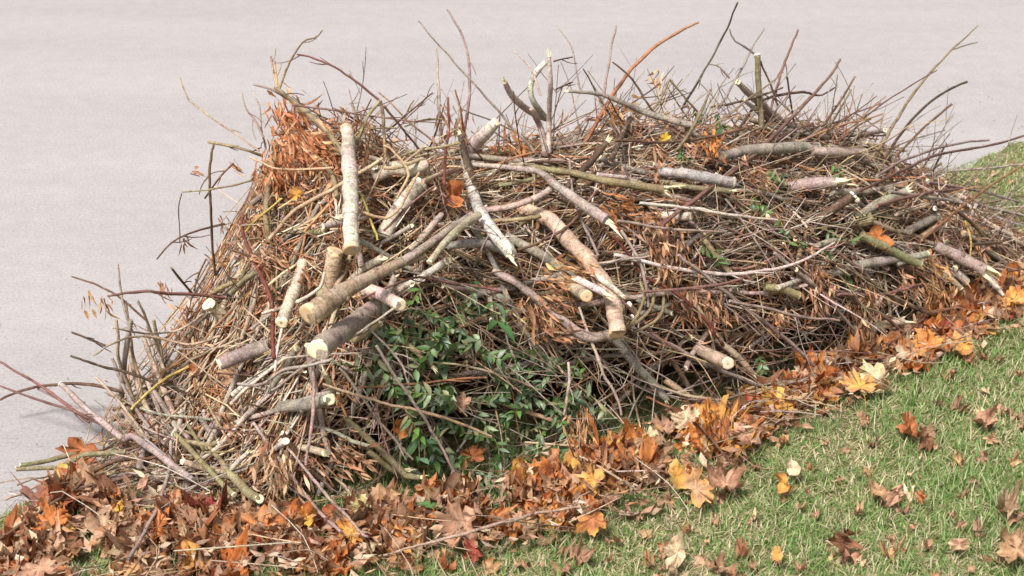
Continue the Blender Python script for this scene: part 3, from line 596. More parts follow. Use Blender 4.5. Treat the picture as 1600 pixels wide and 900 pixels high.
T('red','378,335,4 378,360,5 390,390,6 408,430,6.5 425,480,6.5 428,560,6','dark red stem bent over in the left half',lift=.16,spurs=1)
T('mauve','520,560,5 490,570,5 440,580,5.6 410,600,5 372,600,5','pinkish forked twig under the round sawn face',lift=.14)
T('white','441,512,4 433,550,4.6 430,580,4','short white twig hanging below the slim pale log',lift=.12,spurs=0)
T('mauve','620,480,4 560,520,5 480,570,5 425,610,4','pink twig crossing below the big logs',lift=.13)
T('mauve','490,565,5 490,620,5.6 487,670,5.4 478,727,4.6','mauve twig hanging straight down under the round sawn face',lift=.12)
T('mauve','395,660,5 440,722,6 480,775,6 535,862,5.4','long mauve twig slanting down over the leaves at the lower left',lift=.12,spurs=5)
T('mauve','450,700,4 500,762,5 540,805,5 575,848,4','mauve twig right of the long slanting one, over the leaves',lift=.10,spurs=4)
T('mauve','268,698,5 268,745,6 252,805,6 232,850,6 203,904,6','mauve brown twig hanging down over the leaf litter at the left',lift=.10,spurs=2)
T('brown','0,852,4 45,812,5 100,775,5 150,735,5.4 190,719,5.4 250,716,5','long brown twig arching over the leaf litter at the lower left',lift=.10)
T('maroon','82,790,4 130,770,4.6 180,757,5 235,740,5','maroon twig under the long arching brown one',lift=.07)
T('brown','0,625,4 40,608,4.6 100,600,5 160,604,5.6 205,615,5.6','brown twig arching out over the road at the left edge')
T('maroon','0,565,3.4 45,592,4 90,622,4.4 140,660,4.6','maroon twig entering from the left edge, upper one')
T('maroon','0,603,3 60,625,4 120,645,4.4 175,672,4.6','maroon twig entering from the left edge, lower one')
T('dark','110,556,3.4 160,572,4 220,590,4.4 300,618,4.4','dark twig lying across the left thicket',lift=.08,spurs=3)
T('dark','112,519,3.4 140,530,3.8 166,541,3.8','short dark twig over the road at the left')
T('brown','112,432,2.4 150,445,3 185,465,3.4 228,500,3.6','thin brown twig carrying winged seeds out over the road')
T('maroon','168,463,3 215,455,4.6 270,459,5 355,464,5','maroon twig pointing left above the left thicket',spurs=3)
T('mauve','184,412,3 187,440,3.8 194,480,4.2 206,520,4.4','mauve twig standing upright over the left thicket',spurs=3)
T('brown','268,419,4 283,438,4 300,458,4','short brown twig above the left dry leaves')
T('brown','322,405,3 310,430,3.4 303,455,3.4','brown shoot by the end-on disc',lift=.04)
T('pale','175,512,3 240,522,3.4 285,512,3.6 320,490,3.6','pale curved twig over the top of the left thicket',lift=.06,spurs=0)
T('tan','145,555,3 180,535,3.4 225,525,3.4 300,538,4 345,525,4','tan arc twig in the left thicket',lift=.07,spurs=0)
T('yellow','205,640,4 235,610,4.4 262,590,4.6 295,573,4.4','yellow bent strand in the left thicket',lift=.10,spurs=1)
T('yellow','440,310,3.4 400,345,4 384,362,4','yellow strand beside the upright olive stem',lift=.09,spurs=0)
T('yellow','562,300,3.6 580,345,4 590,375,3.6','yellow strand right of the upright cream log',lift=.08,spurs=0)
T('straw','505,600,4 600,630,4.6 690,652,5 768,682,4','straw twig lying across below the green leaves',lift=.10)
T('mauve','588,540,4.6 625,600,5 663,653,5 690,700,4.6 722,762,3.6','mauve twig hanging down left of the green leaves',lift=.11,spurs=4)
T('mauve','530,575,4 570,625,4.4 610,680,4.2 645,718,3.4','mauve twig left of the other hanging one',lift=.10,spurs=3)
T('white','888,566,4.4 890,590,5 887,618,4.6 881,648,3.6','white crooked twig hanging over the green leaves',lift=.10,spurs=2)
T('pale','905,480,4 925,535,5 945,585,5 962,615,4.6 971,648,3.6','pale twig hanging down right of the green leaves',lift=.09,spurs=4)
T('tan','600,885,3 690,862,5 770,838,5.4 840,818,5 905,810,4','mauve brown twig lying on the front edge of the leaf litter',lift=.06,spurs=3)
T('straw','820,710,3.4 880,716,3.8 930,722,3.4','straw twig at the foot of the green leaves',lift=.04)
T('tan','905,725,3.6 955,755,4 1010,790,3.6','tan twig resting on the leaves right of the green ones',lift=.06)
T('brown','1088,678,3.6 1112,705,4 1140,740,3.6','little brown twig stuck in the leaves by the grass',lift=.05)
T('tan','640,560,3.4 740,575,3.6 850,610,3.6','thin tan twig over the green leaves',lift=.05)
T('rust','560,605,3.4 640,600,3.8 760,590,3.4','thin rusty twig across the green leaves',lift=.05)
T('mauve','545,480,3 620,560,3.4 640,600,3','thin mauve twig below the short pale log',lift=.08)
T('straw','390,245,3 440,265,3.4 520,262,4','straw twig at the top left under the rusty leaf bunch',lift=.06)
T('straw','620,310,4 640,270,4.4 615,235,4 600,228,4','straw hoop right of the upright cream log',lift=.07,spurs=0)
T('straw','545,320,4 590,340,4.6 620,330,4.4 655,270,4','straw bow linking the upright log and the pale log',lift=.08,spurs=0)
T('maroon','810,390,4 845,378,4.4 890,350,4.4 930,300,4','maroon twig rising right over the heavy trunk top',lift=.08)
T('maroon','680,290,3.4 640,320,4 600,360,4','slanting maroon twig left of the dark upright stem',lift=.06)
T('brown','1245,400,4 1300,410,4.4 1360,440,4.4 1400,470,4','brown twig under the right green sprigs',lift=.05)
T('brown','1165,200,4 1110,215,4.4 1040,222,4.6 960,220,4','brown twig lying level on the crest',lift=.05)

LM = [(545,290,'the upright cream log'),(482,492,'the large brown sawn face'),(497,547,'the round cream sawn face'),(798,396,'the torn tip of the pale fork'),(735,280,'the dark upright stem'),(965,520,'the foot of the heavy trunk'),(917,463,'the yellow brown log face'),(626,477,'the cut log end above the green leaves'),(342,570,'the bright log end at the left'),(325,475,'the pale end-on disc'),(455,190,'the rusty leaf bunch on the peak'),(858,120,'the white topped upright stick'),(1100,275,'the smooth grey log'),(1200,233,'the long grey log on the crest'),(1300,285,'the torn white bark'),(1334,305,'the white cut dark stub'),(1455,425,'the tan leaf tuft'),(1500,402,'the thick mauve log'),(1380,508,'the pointed pale branch'),(1138,568,'the round tan sawn face'),(1298,578,'the small mauve stub'),(1372,592,'the large cream green leaf'),(1110,655,'the bright amber leaf'),(930,752,'the golden leaf'),(743,858,'the crimson leaf'),(482,800,'the bright yellow leaf'),(300,870,'the curled golden orange leaf'),(165,835,'the flat cream maple leaf'),(82,818,'the vivid orange leaf'),(80,730,'the pair of olive rods'),(406,780,'the stubby olive branch end'),(658,772,'the torn olive branch end'),(432,735,'the hanging pale tan bunch'),(830,645,'the straw rod on the green leaves'),(908,665,'the pointed tan leaf bunch'),(1010,490,'the ochre hoops'),(1130,428,'the sagging white twig'),(1254,630,'the end of the pinkish white twig'),(1135,755,'the curled leaf with a dark hollow'),(408,430,'the dark red stem'),(463,328,'the straw diagonal rod'),(1184,110,'the white topped olive stub'),(1465,102,'the lone upper right twig'),(1510,480,'the white paper scrap'),(868,290,'the pale branch joint'),(592,790,'the jagged tan leaf'),(1085,765,'the tan leaf at the grass edge'),(1220,625,'the wide amber leaf'),(1450,540,'the bright orange leaf'),(1385,768,'the folded tan leaf pair'),(1320,850,'the dark rolled leaf on the grass'),(1240,735,'the pale round leaf on the grass'),(1430,675,'the brown leaf group on the grass'),(1540,662,'the pinkish brown leaf group on the grass'),(1215,865,'the square orange leaf'),(1578,797,'the grey rolled leaf'),(1500,850,'the upturned pale leaf'),(1060,870,'the pale leaf heap near the bottom edge'),(200,600,'the left stakes'),(140,470,'the winged seeds'),(1585,470,'the amber leaf at the right edge'),(1550,260,'the white barked twig'),(1400,300,'the curved grey branch'),(1000,290,'the olive rod'),(640,670,'the small orange leaf by the green ones'),(1040,400,'the long rusty leaves')]
SAID = {}
def say(o, base, cat, p, group, extra=()):
    """label a repeat by its look and by the landmark it lies beside; the first wording nothing else has"""
    x, y, _ = proj(p); near_ = sorted(LM, key=lambda l: (l[0]-x)**2+(l[1]-y)**2)[:4]; lb = None
    for ex in [''] + list(extra) + [None]:
        if ex is None: base = base.replace(' over green leaves', '').replace(' forked shoot on the crest', ' shoot').replace('green leafy', 'leafy').replace(' reaching over the leaves', ' over leaves'); ex = ''
        for lx, ly, nm in near_:
            dx, dy = x-lx, y-ly; d = math.hypot(dx, dy)
            h = '' if abs(dx) < abs(dy)*.45 else ('right' if dx > 0 else 'left'); v = '' if abs(dy) < abs(dx)*.45 else ('below' if dy > 0 else 'above')
            w_ = (v+' and '+h+' of' if v and h else (h+' of' if h else v)); q = 'just ' if d < 45 else 'well ' if d > 130 else ''
            c = f'{base}{ex}, {q}{w_} {nm}'
            if len(c.split()) > 16: continue
            lb = lb or c
            if c not in SAID and c not in USED and c.replace(',', '') not in USED: lb = c; break
        if lb and lb not in SAID: break
    SAID[lb] = 1; tag(o, lb, cat, group); return o

# ------------------------------------------------------------------ the tangle between them
PAL_L = [('straw',4),('tan',4),('pale',3),('olive',2.2),('brown',2.5),('maroon',1.5),('mauve',2),('rust',7),('grey',1),('cream',1)]
PAL_R = [('straw',2),('tan',3),('pale',2.5),('olive',2),('brown',3),('maroon',4.5),('mauve',4.5),('rust',5),('grey',1.5),('dark',1),('cream',.8)]
def pick(pal): k, w_ = zip(*pal); return random.choices(k, w_)[0]
GREEN_PX = [(610,520,60,90),(700,560,110,110),(800,600,120,110),(900,600,60,110),(760,480,60,40),(730,700,90,60)]
def shell_px(s, phi, dep=0):
    return proj(shell(np.array([s]), np.array([phi]), dep)[0])
def hole(s, phi): q = math.sin(s*13+phi*3.1)+math.sin(s*21-phi*7+1.3)+math.sin(s*7+phi*11+.5); return min(1, max(.12, .62+.33*q))
def twig_line(ln, near=None, dep=0., _n=0):
    """a bent stick through the skin of the heap, part chord, part following the mound"""
    if near is None:
        while True:              # the tangle is uneven: thick wads with dark holes between them
            s = random.uniform(SMIN+.12, SMAX-.18); phi = random.triangular(-.05, 2.5, .8)
            if hole(s, phi) < random.random()-dep*6: continue
            gx, gy, _ = proj(shell(np.array([s]), np.array([phi]))[0])     # fewer sticks lie over the leafy cuttings
            if dep > .05 or random.random() > .6 or not any((gx-a)**2/c**2+(gy-b)**2/d**2 < 1 for a, b, c, d in GREEN_PX): break
    else: s, phi = near
    f, H = env(s); R_ = max(.12, .5*(W+H)); u = (s-SMIN)/(SMAX-SMIN)
    left = np.clip((.32-u)/.25, 0, 1)
    q = random.random()
    if q < .42*left+.10: th = random.gauss(math.pi/2, .55)               # up and down the face
    elif q < .64: th = random.gauss(-.30, .42)                             # along the heap, dropping to the right
    elif q < .78: th = random.gauss(.5, .35)
    else: th = random.uniform(0, math.pi)
    n = max(6, int(ln/.035)); x = np.linspace(-.5, .5, n)*ln; bend = random.gauss(0, .22)
    thx = th+bend*x/ln*2+.05*np.sin(x*30+random.random()*6); dx = np.cumsum(np.cos(thx))*ln/n; dy = np.cumsum(np.sin(thx))*ln/n
    dx -= dx[n//2]; dy -= dy[n//2]
    p = shell(np.clip(s+dx, SMIN-.05, SMAX+.05), np.clip(phi+dy/R_, -.15, 2.9), dep)
    ch = p[0]+(p[-1]-p[0])*np.linspace(0, 1, n)[:, None]; ch += p.mean(0)*.75+p[n//2]*.25-ch.mean(0)
    k = random.uniform(.7, 1.); p = p*(1-k)+ch*k
    nw = rng.normal(size=p.shape)*.0032; p = p+np.cumsum(nw, 0)
    p[:, 2] = np.maximum(p[:, 2], ground_z(p[:, 0], p[:, 1])+.008)
    v = p-CP; z = v@FW; px, py = 800+FP*(v@RT)/z, 450-FP*(v@UP)/z; over = np.max(np.interp(px, SILX, SILY)-py)
    if over > random.expovariate(1/14) and _n < 8: return twig_line(ln, near, dep, _n+1)     # keeps the outline of the heap
    return p, u
def colour_of(u, white=.0):
    c = np.array(C[pick(PAL_L if u < .45 else PAL_R)]); return vary(c*random.uniform(.75, 1.55), .17)
mass = MB()
cand = []
for i in range(7700):
    fine = i > 4800
    ln = random.uniform(.05, .24) if fine else random.uniform(.14, .55)
    p, u = twig_line(ln, dep=random.expovariate(1/(.065 if fine else .05)))
    r = random.uniform(.0005, .0012) if fine else random.triangular(.0010, .0042, .0015)
    c = colour_of(u)*(1.0 if not fine else random.uniform(.8, 1.25))
    if fine and len(p) > 7: p = p[::max(1, len(p)//5)]
    tube(mass, p, r*np.linspace(1, .6, len(p)), c, 4 if not fine else 3, cap=False)
    if not fine and random.random() < .5:
        j = len(p)//2; d = rng.normal(size=3); d[2] = abs(d[2])*.6; d /= np.linalg.norm(d)
        l2 = random.uniform(.03, .12); tube(mass, spline([p[j], p[j]+d*l2*.5, p[j]+d*l2+rng.normal(size=3)*.012], 4), r*.6, c, 3, cap=False)
o = mass.build('twig_tangle', [TWIG]); tag(o, 'tangled mass of fine brown and straw coloured twigs filling the brush pile', 'twigs', kind='stuff')

SIDE = lambda px: 'far left end' if px < 260 else 'left part' if px < 560 else 'middle' if px < 900 else 'middle right part' if px < 1220 else 'right end'
def place_word(p, cols=None):
    x, y, _ = proj(p); f = np.interp(x, SILX, SILY); g_ = np.interp(x, [a for a, b in FRONT], [b for a, b in FRONT]); k = (y-f)/max(g_-f, 30)
    return ('at the crest' if k < .12 else 'on the upper face' if k < .42 else 'on the lower face' if k < .8 else 'at the foot')+' of the '+SIDE(x)
CW = dict(cream='cream', straw='straw coloured', tan='tan', pale='pale', olive='olive', brown='brown', maroon='maroon', mauve='mauve', rust='rusty', grey='grey', dark='dark')
# countable sticks and twigs: each one its own object
for i in range(230):
    p, u = twig_line(random.uniform(.25, .7), dep=random.uniform(-.005, .045)); kcol = pick(PAL_L if u < .45 else PAL_R)
    r = random.uniform(.0016, .0034); mb = MB(); c = vary(C[kcol], .12); n = len(p)
    tube(mb, p, r*np.linspace(1, .55, n)*(1+.1*rng.random(n)), np.array([vary(c, .05) for _ in range(n)]), 6)
    for _ in range(random.randint(0, 3)):
        j = random.randint(2, n-2); d = (p[j+1]-p[j]); d /= np.linalg.norm(d); s_ = rng.normal(size=3); l2 = random.uniform(.02, .13)
        tube(mb, spline([p[j], p[j]+(d+s_*.3)*l2*.5, p[j]+(d*1.1+s_*.4)*l2], 5), np.linspace(.7, .35, 5)*r, c, 4)
    say(mb.build('twig', [TWIG], None, p[0]), f'{CW[kcol]} twig', 'twig', p[n//2], 'twigs in the tangle', (' lying level',) if abs(p[-1][2]-p[0][2]) < .06 else (' standing steeply',) if abs(p[-1][2]-p[0][2]) > .2 else (' on a slant',))
for i in range(230):
    p, u = twig_line(random.uniform(.16, .7), dep=random.uniform(-.005, .06)); kcol = pick([('tan',3),('olive',3),('grey',3),('mauve',3),('pale',2),('brown',1)])
    r = random.uniform(.0034, .0085)*random.uniform(.75, 1); mb = MB()
    if (p[0]-CP)@FW < (p[-1]-CP)@FW or random.random() < .15: p = p[::-1].copy()
    p = p+np.linspace(-.3, 1, len(p))[:, None]**2*np.array([[0, -.04, .022]])*random.uniform(.3, 1.3); c = vary(C[kcol], .1); n = len(p)
    tube(mb, p, r*np.linspace(.75, 1, n)*(1+.07*rng.random(n)), np.array([vary(c, .05) for _ in range(n)]), 9, rough=.03)
    o = mb.build('cut_stick', [BARK], None, p[0]); say(o, f'{CW[kcol]} cut stick', 'stick', p[n//2], 'cut sticks in the tangle', (' of finger thickness',) if r > .0058 else (' of pencil thickness',))
    cut_disc(p[-1], p[-1]-p[-3], r*1.0, vary(CUT[random.choice(['fresh', 'tan', 'fresh', 'white'])], .1), o, p[0], slant=.5)

# stiff forked twigs, many of them bristling over the crest
def forked(mb, p, d, ln, r, col, lev, maxz=None):
    n = max(4, int(ln/.03)); pts = [np.array(p, float)]; d = d/np.linalg.norm(d)
    for k in range(n): d = d+rng.normal(size=3)*.055+np.array([0, 0, -.006]); d /= np.linalg.norm(d); pts.append(pts[-1]+d*ln/n)
    pts = np.array(pts); pts[:, 2] = np.maximum(pts[:, 2], ground_z(pts[:, 0], pts[:, 1])+.045+np.cumsum(rng.normal(size=len(pts)))*.003); rr = r*np.linspace(1, .5, len(pts)); rr[::2] *= 1.12
    tube(mb, pts, rr, np.array([vary(col, .06) for _ in pts])*np.linspace(1, .8, len(pts))[:, None], 5 if r > .0012 else 4)
    if lev > 0:
        sg = 1
        for k in range(random.randint(2, 5)):
            i = random.randint(1, len(pts)-2); t = pts[i+1]-pts[i]; t /= np.linalg.norm(t); s_ = np.cross(t, rng.normal(size=3)); s_ /= np.linalg.norm(s_)
            forked(mb, pts[i], t*.85+s_*.6*sg, ln*random.uniform(.12, .5), r*.62, col, lev-1); sg = -sg
    return pts
SHW = (' standing upright', ' leaning right', ' leaning left')
fringe = MB()
for i in range(330):
    s = random.uniform(SMIN+.3, SMAX-.6); u = (s-SMIN)/(SMAX-SMIN); phi = random.gauss(1.5, .25); p = shell(np.array([s]), np.array([phi]), .05)[0]
    d = AX*random.gauss(.35, .75)+NX*random.gauss(-.05, .4)+np.array([0, 0, random.uniform(.35, 1.2)]); ln = random.uniform(.08, .26)*(1.1 if random.random() < .25 else .8)
    kc = random.choice(['maroon', 'mauve', 'brown', 'tan', 'straw', 'olive', 'grey', 'pale', 'rust']); one = i < 130; rb = random.uniform(.0009, .0022)
    if i < 75:
        s = random.uniform(.9, SMAX-.85); p = shell(np.array([s]), np.array([random.uniform(1.2, 2.)]), .06)[0]; d = AX*random.choice([random.gauss(.9, .3), random.gauss(-.8, .3)])+NX*random.gauss(0, .3)+np.array([0, 0, random.uniform(.3, .8)]); ln = random.uniform(.2, .36); rb = random.uniform(.0015, .0034)
    mb = MB() if one else fringe; pts = forked(mb, p, d, ln, rb, vary(C[kc], .15), 1 if random.random() < .6 else 0)
    if one: say(mb.build('forked_twig', [TWIG], None, p), f'{CW[kc]} forked shoot on the crest', 'twig', pts[-1], 'thin shoots bristling over the crest', (SHW[0] if abs(d@RT) < .35*d[2] else SHW[1] if d@RT > 0 else SHW[2],))
o = fringe.build('crest_shoots', [TWIG]); tag(o, 'dense fringe of thin bare shoots along the crest of the brush pile', 'twigs', kind='stuff')
for i in range(150):
    s = random.uniform(SMIN+.15, SMAX-.2); phi = random.triangular(.05, 1.7, .7); p = shell(np.array([s]), np.array([phi]), random.uniform(-.01, .03))[0]; q = shell(np.array([s]), np.array([phi]), -.1)[0]-p; q /= np.linalg.norm(q)
    a_ = random.choice([random.gauss(-.35, .45), random.gauss(-.35, .45), random.uniform(0, 6.28)]); up_ = np.cross(AX, -q); d = AX*math.cos(a_)+(-up_ if up_[2] < 0 else up_)*math.sin(a_)+q*random.uniform(-.15, .12)
    kc = random.choice(['maroon', 'mauve', 'mauve', 'brown', 'tan', 'straw', 'olive', 'pale', 'maroon', 'brown']); mb = MB(); ln = random.uniform(.2, .55)
    pts = forked(mb, p-d*ln*.4, d, ln, random.uniform(.0014, .0026), vary(C[kc], .15), 1); x_, y_, _ = proj(pts[-1])
    CW['white'] = 'whitish'; say(mb.build('forked_twig', [TWIG], None, p), f'{CW[kc]} forked twig', 'twig', pts[len(pts)//2], 'forked twigs over the face of the pile', (' lying level',) if abs(d[2]) < .3 else (' pointing down',) if d[2] < 0 else (' pointing up',))

for i in range(90):        # twigs running out of the foot of the pile over the leaves
    s = random.uniform(SMIN+.3, SMAX-.3); p = shell(np.array([s]), np.array([random.uniform(.1, .7)]), .03)[0]; d = AX*random.gauss(.6, .6)-NX*random.uniform(.2, .9)-np.array([0, 0, random.uniform(.05, .6)])
    kc = random.choice(['maroon', 'mauve', 'mauve', 'brown', 'tan', 'straw', 'olive', 'pale']); mb = MB(); ln = random.uniform(.12, .4); pts = forked(mb, p, d, ln, random.uniform(.0012, .0028), vary(C[kc], .15), 1 if random.random() < .5 else 0)
    hz = ground_z(pts[-1][0], pts[-1][1]); say(mb.build('forked_twig', [TWIG], None, p), f'{CW[kc]} twig reaching over the leaves', 'twig', pts[-1], 'twigs reaching out over the leaf litter', (' beyond the foot',))
# ------------------------------------------------------------------ leaves
HALF = [(0,.92),(.09,.78),(.25,.76),(.24,.62),(.30,.50),(.42,.60),(.50,.68),(.60,.58),(.80,.58),(.70,.44),(.74,.30),(.62,.22),(.56,.14),(.66,.05),(.72,-.14),(.54,-.22),(.38,-.30),(.18,-.28),(.03,-.14)]
OUT = np.array(HALF+[(-x, y) for x, y in HALF[::-1][:-1]][0:]) ; OUT = OUT[:-0] if False else OUT
TIPS = {0, 8, 14, len(HALF)+len(HALF)-2-8, len(HALF)+len(HALF)-2-14}
OVAL = np.array([(math.sin(a)*.42*(1-.15*math.cos(a)), math.cos(a)*.75+.1) for a in np.linspace(0, 2*math.pi, 20, endpoint=False)])
LFC = dict(orange=(0.519,0.183,0.053), amber=(0.661,0.342,0.083), yellow=(0.750,0.484,0.071), tan=(0.448,0.277,0.159), brown=(0.212,0.100,0.053), pinktan=(0.472,0.271,0.177), red=(0.330,0.059,0.041), rust=(0.378,0.136,0.053), cream=(0.649,0.507,0.330), olive=(0.401,0.366,0.142), dull=(0.307,0.195,0.118))
def leaf_verts(out, size, curl, seed):
    g_ = np.random.default_rng(seed); rings = [.0, .3, .62, .86, 1.]; n = len(out)
    P = out*(1+.09*g_.normal(size=out.shape)); P = P*np.array([g_.uniform(.85, 1.1), g_.uniform(.85, 1.05)])
    c0 = np.array([0, .05]); V = [c0]; rr = [0.]
    for q in rings[1:]: V += list(c0+(P-c0)*q); rr += [q]*n
    V = np.array(V); rr = np.array(rr); x, y = V[:, 0], V[:, 1]
    a = g_.uniform(0, math.pi); ca, sa = math.cos(a), math.sin(a); u = x*ca+y*sa; v = -x*sa+y*ca
    z = curl*(g_.uniform(-.2, .9)*u*u+g_.uniform(-.5, .6)*v*v)+.05*curl*np.sin(u*7+seed)+.04*curl*np.sin(v*9+seed*2)
    an = np.arctan2(x, y-.05); z += curl*rr**2*(.20*np.sin(an*3+g_.uniform(0, 6))+.13*np.sin(an*7+g_.uniform(0, 6)))+curl*.035*g_.normal(size=len(rr))-.05*np.abs(x)*0
    # roll one side up strongly on some leaves
    for _r in range(int(g_.integers(0, 3))):
        a = g_.uniform(0, 2*math.pi); ca, sa = math.cos(a), math.sin(a); u = x*ca+y*sa; v = -x*sa+y*ca
        th0 = g_.uniform(.15, .5); k = np.maximum(u-th0, 0); ang = k*g_.uniform(1.5, 3.6)*min(curl, 1.2); u2 = np.where(k > 0, th0+np.sin(ang)*k/np.maximum(ang, .01), u); z = z+np.where(k > 0, (1-np.cos(ang))*k/np.maximum(ang, .01), 0)
        x = u2*ca-v*sa; y = u2*sa+v*ca
    V3 = np.stack([x, y, z], 1)*size
    f3 = [[0, 1+(j+1) % n, 1+j] for j in range(n)]; f4 = [[1+(q-1)*n+j, 1+(q-1)*n+(j+1) % n, 1+q*n+(j+1) % n, 1+q*n+j] for q in range(1, len(rings)-1) for j in range(n)]
    return V3, np.array(f3), np.array(f4), rr, n
def leaf_into(mb, pos, rot, size, col, seed, out=OUT, curl=1., stalk=True, edge=None, sm=None):
    V, f3, f4, rr, n = leaf_verts(out, size, curl, seed)
    c = np.array(col)*np.ones((len(V), 3)); g_ = np.random.default_rng(seed+5)
    if out is OUT:
        k = np.array([1]+[1.22 if j in TIPS else .93 for _ in range(4) for j in range(n)])[:, None]; c = c*k; c[0] *= 1.2
    if edge is not None: e = np.clip(rr+.25*g_.normal(size=len(rr))-.45, 0, 1)[:, None]; c = c*(1-e)+np.array(edge)*e
    c = np.clip(c*(1+.07*g_.normal(size=(len(V), 1))), .01, .9)
    M = np.array(rot); W_ = V@M.T+pos; n0 = mb.n
    mb.add(W_, f3, V[:, :2]/size, c); mb.f4.append(f4+n0); mb.m4.append(np.zeros(len(f4), int))
    if stalk:
        s0 = np.array([0, -.1, 0])*size; s1 = np.array([g_.normal()*.1, -.5, g_.normal()*.15])*size; s2 = np.array([g_.normal()*.3, -.85, g_.normal()*.3])*size
        tube(sm or mb, np.array([s0, s1, s2])@M.T+pos, [.0009, .0008, .0007], np.array(col)*.8, 3, cap=False)
def rotm(nrm, spin):
    z = np.asarray(nrm, float); z /= np.linalg.norm(z); a = np.array([math.cos(spin), math.sin(spin), 0.]); x = a-z*(a@z); x /= np.linalg.norm(x)+1e-9
    return np.stack([x, np.cross(z, x), z], 1)
def rnd_leaf_col(pal):
    k = pick(pal); return k, vary(LFC[k], .15), (vary(LFC[random.choice(['brown', 'orange', 'rust', 'dull'])]) if random.random() < .5 else None)
LP_L = [('pinktan',5),('tan',4.5),('brown',3.2),('rust',4),('orange',2.6),('cream',1.3),('amber',.5),('red',.3),('yellow',.1),('dull',3.5)]
LP_R = [('orange',5),('tan',3),('rust',4),('amber',2.5),('pinktan',4),('yellow',.25),('brown',2),('cream',1.),('red',.3),('dull',1)]
LP_G = [('tan',5),('brown',.6),('pinktan',5),('cream',2.5),('dull',2),('rust',.5)]
LW = dict(orange='orange', amber='amber', yellow='yellow', tan='tan', brown='dark brown', pinktan='pinkish tan', red='red', rust='rust brown', cream='cream', olive='olive', dull='dull brown')
# belt of leaf litter in photo pixels: for each x the inner and outer edge of the belt on the ground
BX = [-150,0,50,110,300,450,600,700,800,900,1000,1100,1170,1250,1350,1450,1550,1600,1700,1800]
BI = [860,865,825,760,800,822,808,778,745,725,695,655,632,598,552,502,460,440,405,380]
BO = [1000,960,940,935,925,925,890,858,846,826,785,748,696,652,615,560,520,495,465,440]
leaves = []
tries = 0
while len(leaves) < 3000 and tries < 60000:
    tries += 1; px = random.uniform(-140, 1780); lo, hi = np.interp(px, BX, BI), np.interp(px, BX, BO); q = random.triangular(0, 1.0, .2); py = lo+(hi-lo)*q
    if px > 0 and random.random() > 1-.55*q: continue
    if .62+.5*math.sin(px*.021+q*3)+.4*math.sin(px*.047-q*5+1)-.5*q*q < random.random()*.75 and px > 60: continue      # patchy, ragged towards the lawn
    g_ = gnd(px, py, .05); z = np.linalg.norm(g_-CP)
    if random.random() > (3.2/z)**-1.4*.72: continue
    hh = float(height(g_[0], g_[1])); hh = hh if hh > .05 else 0
    if hh > .10 and random.random() < .93: continue
    if hh > .16: g_, hh = CP+ray(px, py)*(surf(px, py)[0]-.01), 0; base = g_[2]
    else: base = float(ground_z(g_[0], g_[1]))+hh
    g_[2] = base+.008+random.random()**1.3*(.040*(1-q)+.010); leaves.append((g_, 'b', px))
LAWN_PX = [(1232,755,.045),(1240,735,.03),(1222,690,.04),(1180,722,.05),(1160,730,.04),(1290,640,.045),(1345,650,.04),(1420,675,.05),(1445,680,.05),(1365,690,.04),(1500,722,.04),(1540,660,.05),(1535,715,.035),(1485,800,.03),(1500,770,.03),(1385,765,.05),(1425,768,.05),(1410,790,.04),(1440,778,.03),(1310,845,.06),(1330,870,.05),(1305,870,.04),(1400,840,.04),(1390,860,.045),(1500,850,.045),(1570,795,.05),(1585,810,.045),(1590,860,.06),(1560,870,.05),(1215,865,.035),(1160,860,.05),(1148,900,.045),(1050,850,.04),(1075,830,.035),(1035,860,.045),(1020,880,.04),(1100,870,.05),(1130,885,.05),(1060,895,.05),(900,870,.05),(880,890,.04),(940,815,.04),(880,860,.045),(860,840,.05),(1205,660,.05),(1240,650,.06),(1190,650,.05),(1270,725,.03),(1320,700,.035),(1530,555,.05),(1510,560,.045),(1482,585,.05),(1560,560,.035),(1590,580,.04),(1540,610,.045),(1470,630,.045),(1500,640,.05),(1560,640,.04),(1590,650,.04),(1530,640,.035),(1460,700,.035),(1550,690,.04),(1310,745,.03),(1355,735,.03),(1450,850,.03),(1250,790,.03),(1180,800,.03),(1120,810,.03),(1010,835,.035),(980,800,.04),(960,840,.04),(1000,800,.03),(1350,900,.04),(1460,895,.04),(1250,885,.03),(1530,830,.03),(1340,800,.03),(1590,720,.03),(700,885,.045),(760,890,.05),(820,880,.045),(640,890,.05),(1120,770,.045),(1080,775,.04),(1040,775,.05),(1140,750,.05),(1100,750,.05),(1590,385,.04),(1550,265,.04),(1580,280,.03),(1530,280,.04),(1570,330,.03),(1585,250,.035),(1560,350,.03)]
for x, y, sz in LAWN_PX:
    p = gnd(x, y, .05); p[2] = float(ground_z(p[0], p[1]))+.006+random.random()*.012; leaves.append((p, sz, x))
for _ in range(90):     # more scattered beyond the frame's edges and small scraps over the lawn
    x, y = random.uniform(700, 1750), random.uniform(560, 960)
    if y < np.interp(x, BX, BO)+15: continue
    p = gnd(x, y, .05); p[2] = float(ground_z(p[0], p[1]))+.012+random.random()*.01; leaves.append((p, random.uniform(.012, .03), x))
built = []
for i, (p, k, px) in enumerate(leaves):
    belt = k == 'b'; size = random.choice([random.uniform(.016, .032), random.uniform(.03, .054), random.uniform(.03, .054)]) if belt else k*.56
    pal = LP_G if not belt else (LP_L if px < 620 else LP_R); name, col, edge = rnd_leaf_col(pal)
    tilt = rng.normal(size=3)*(.42 if belt else .45); nrm = np.array([0, -.25 if belt else -.15, 1])+tilt*np.array([1, 1, .3])
    if nrm[2] < .15: nrm[2] = .3
    x_, y_, z_ = proj(p); built.append([size/z_*(1.25 if not belt else .75+9*(p[2]-.03)), p, nrm, size, name, col, edge, belt, px, (x_, y_)])
vis = [b for b in built if -20 < b[9][0] < 1620 and b[9][1] < 915]; vis.sort(key=lambda b: -b[0]); top = {id(b) for b in vis[:285]}
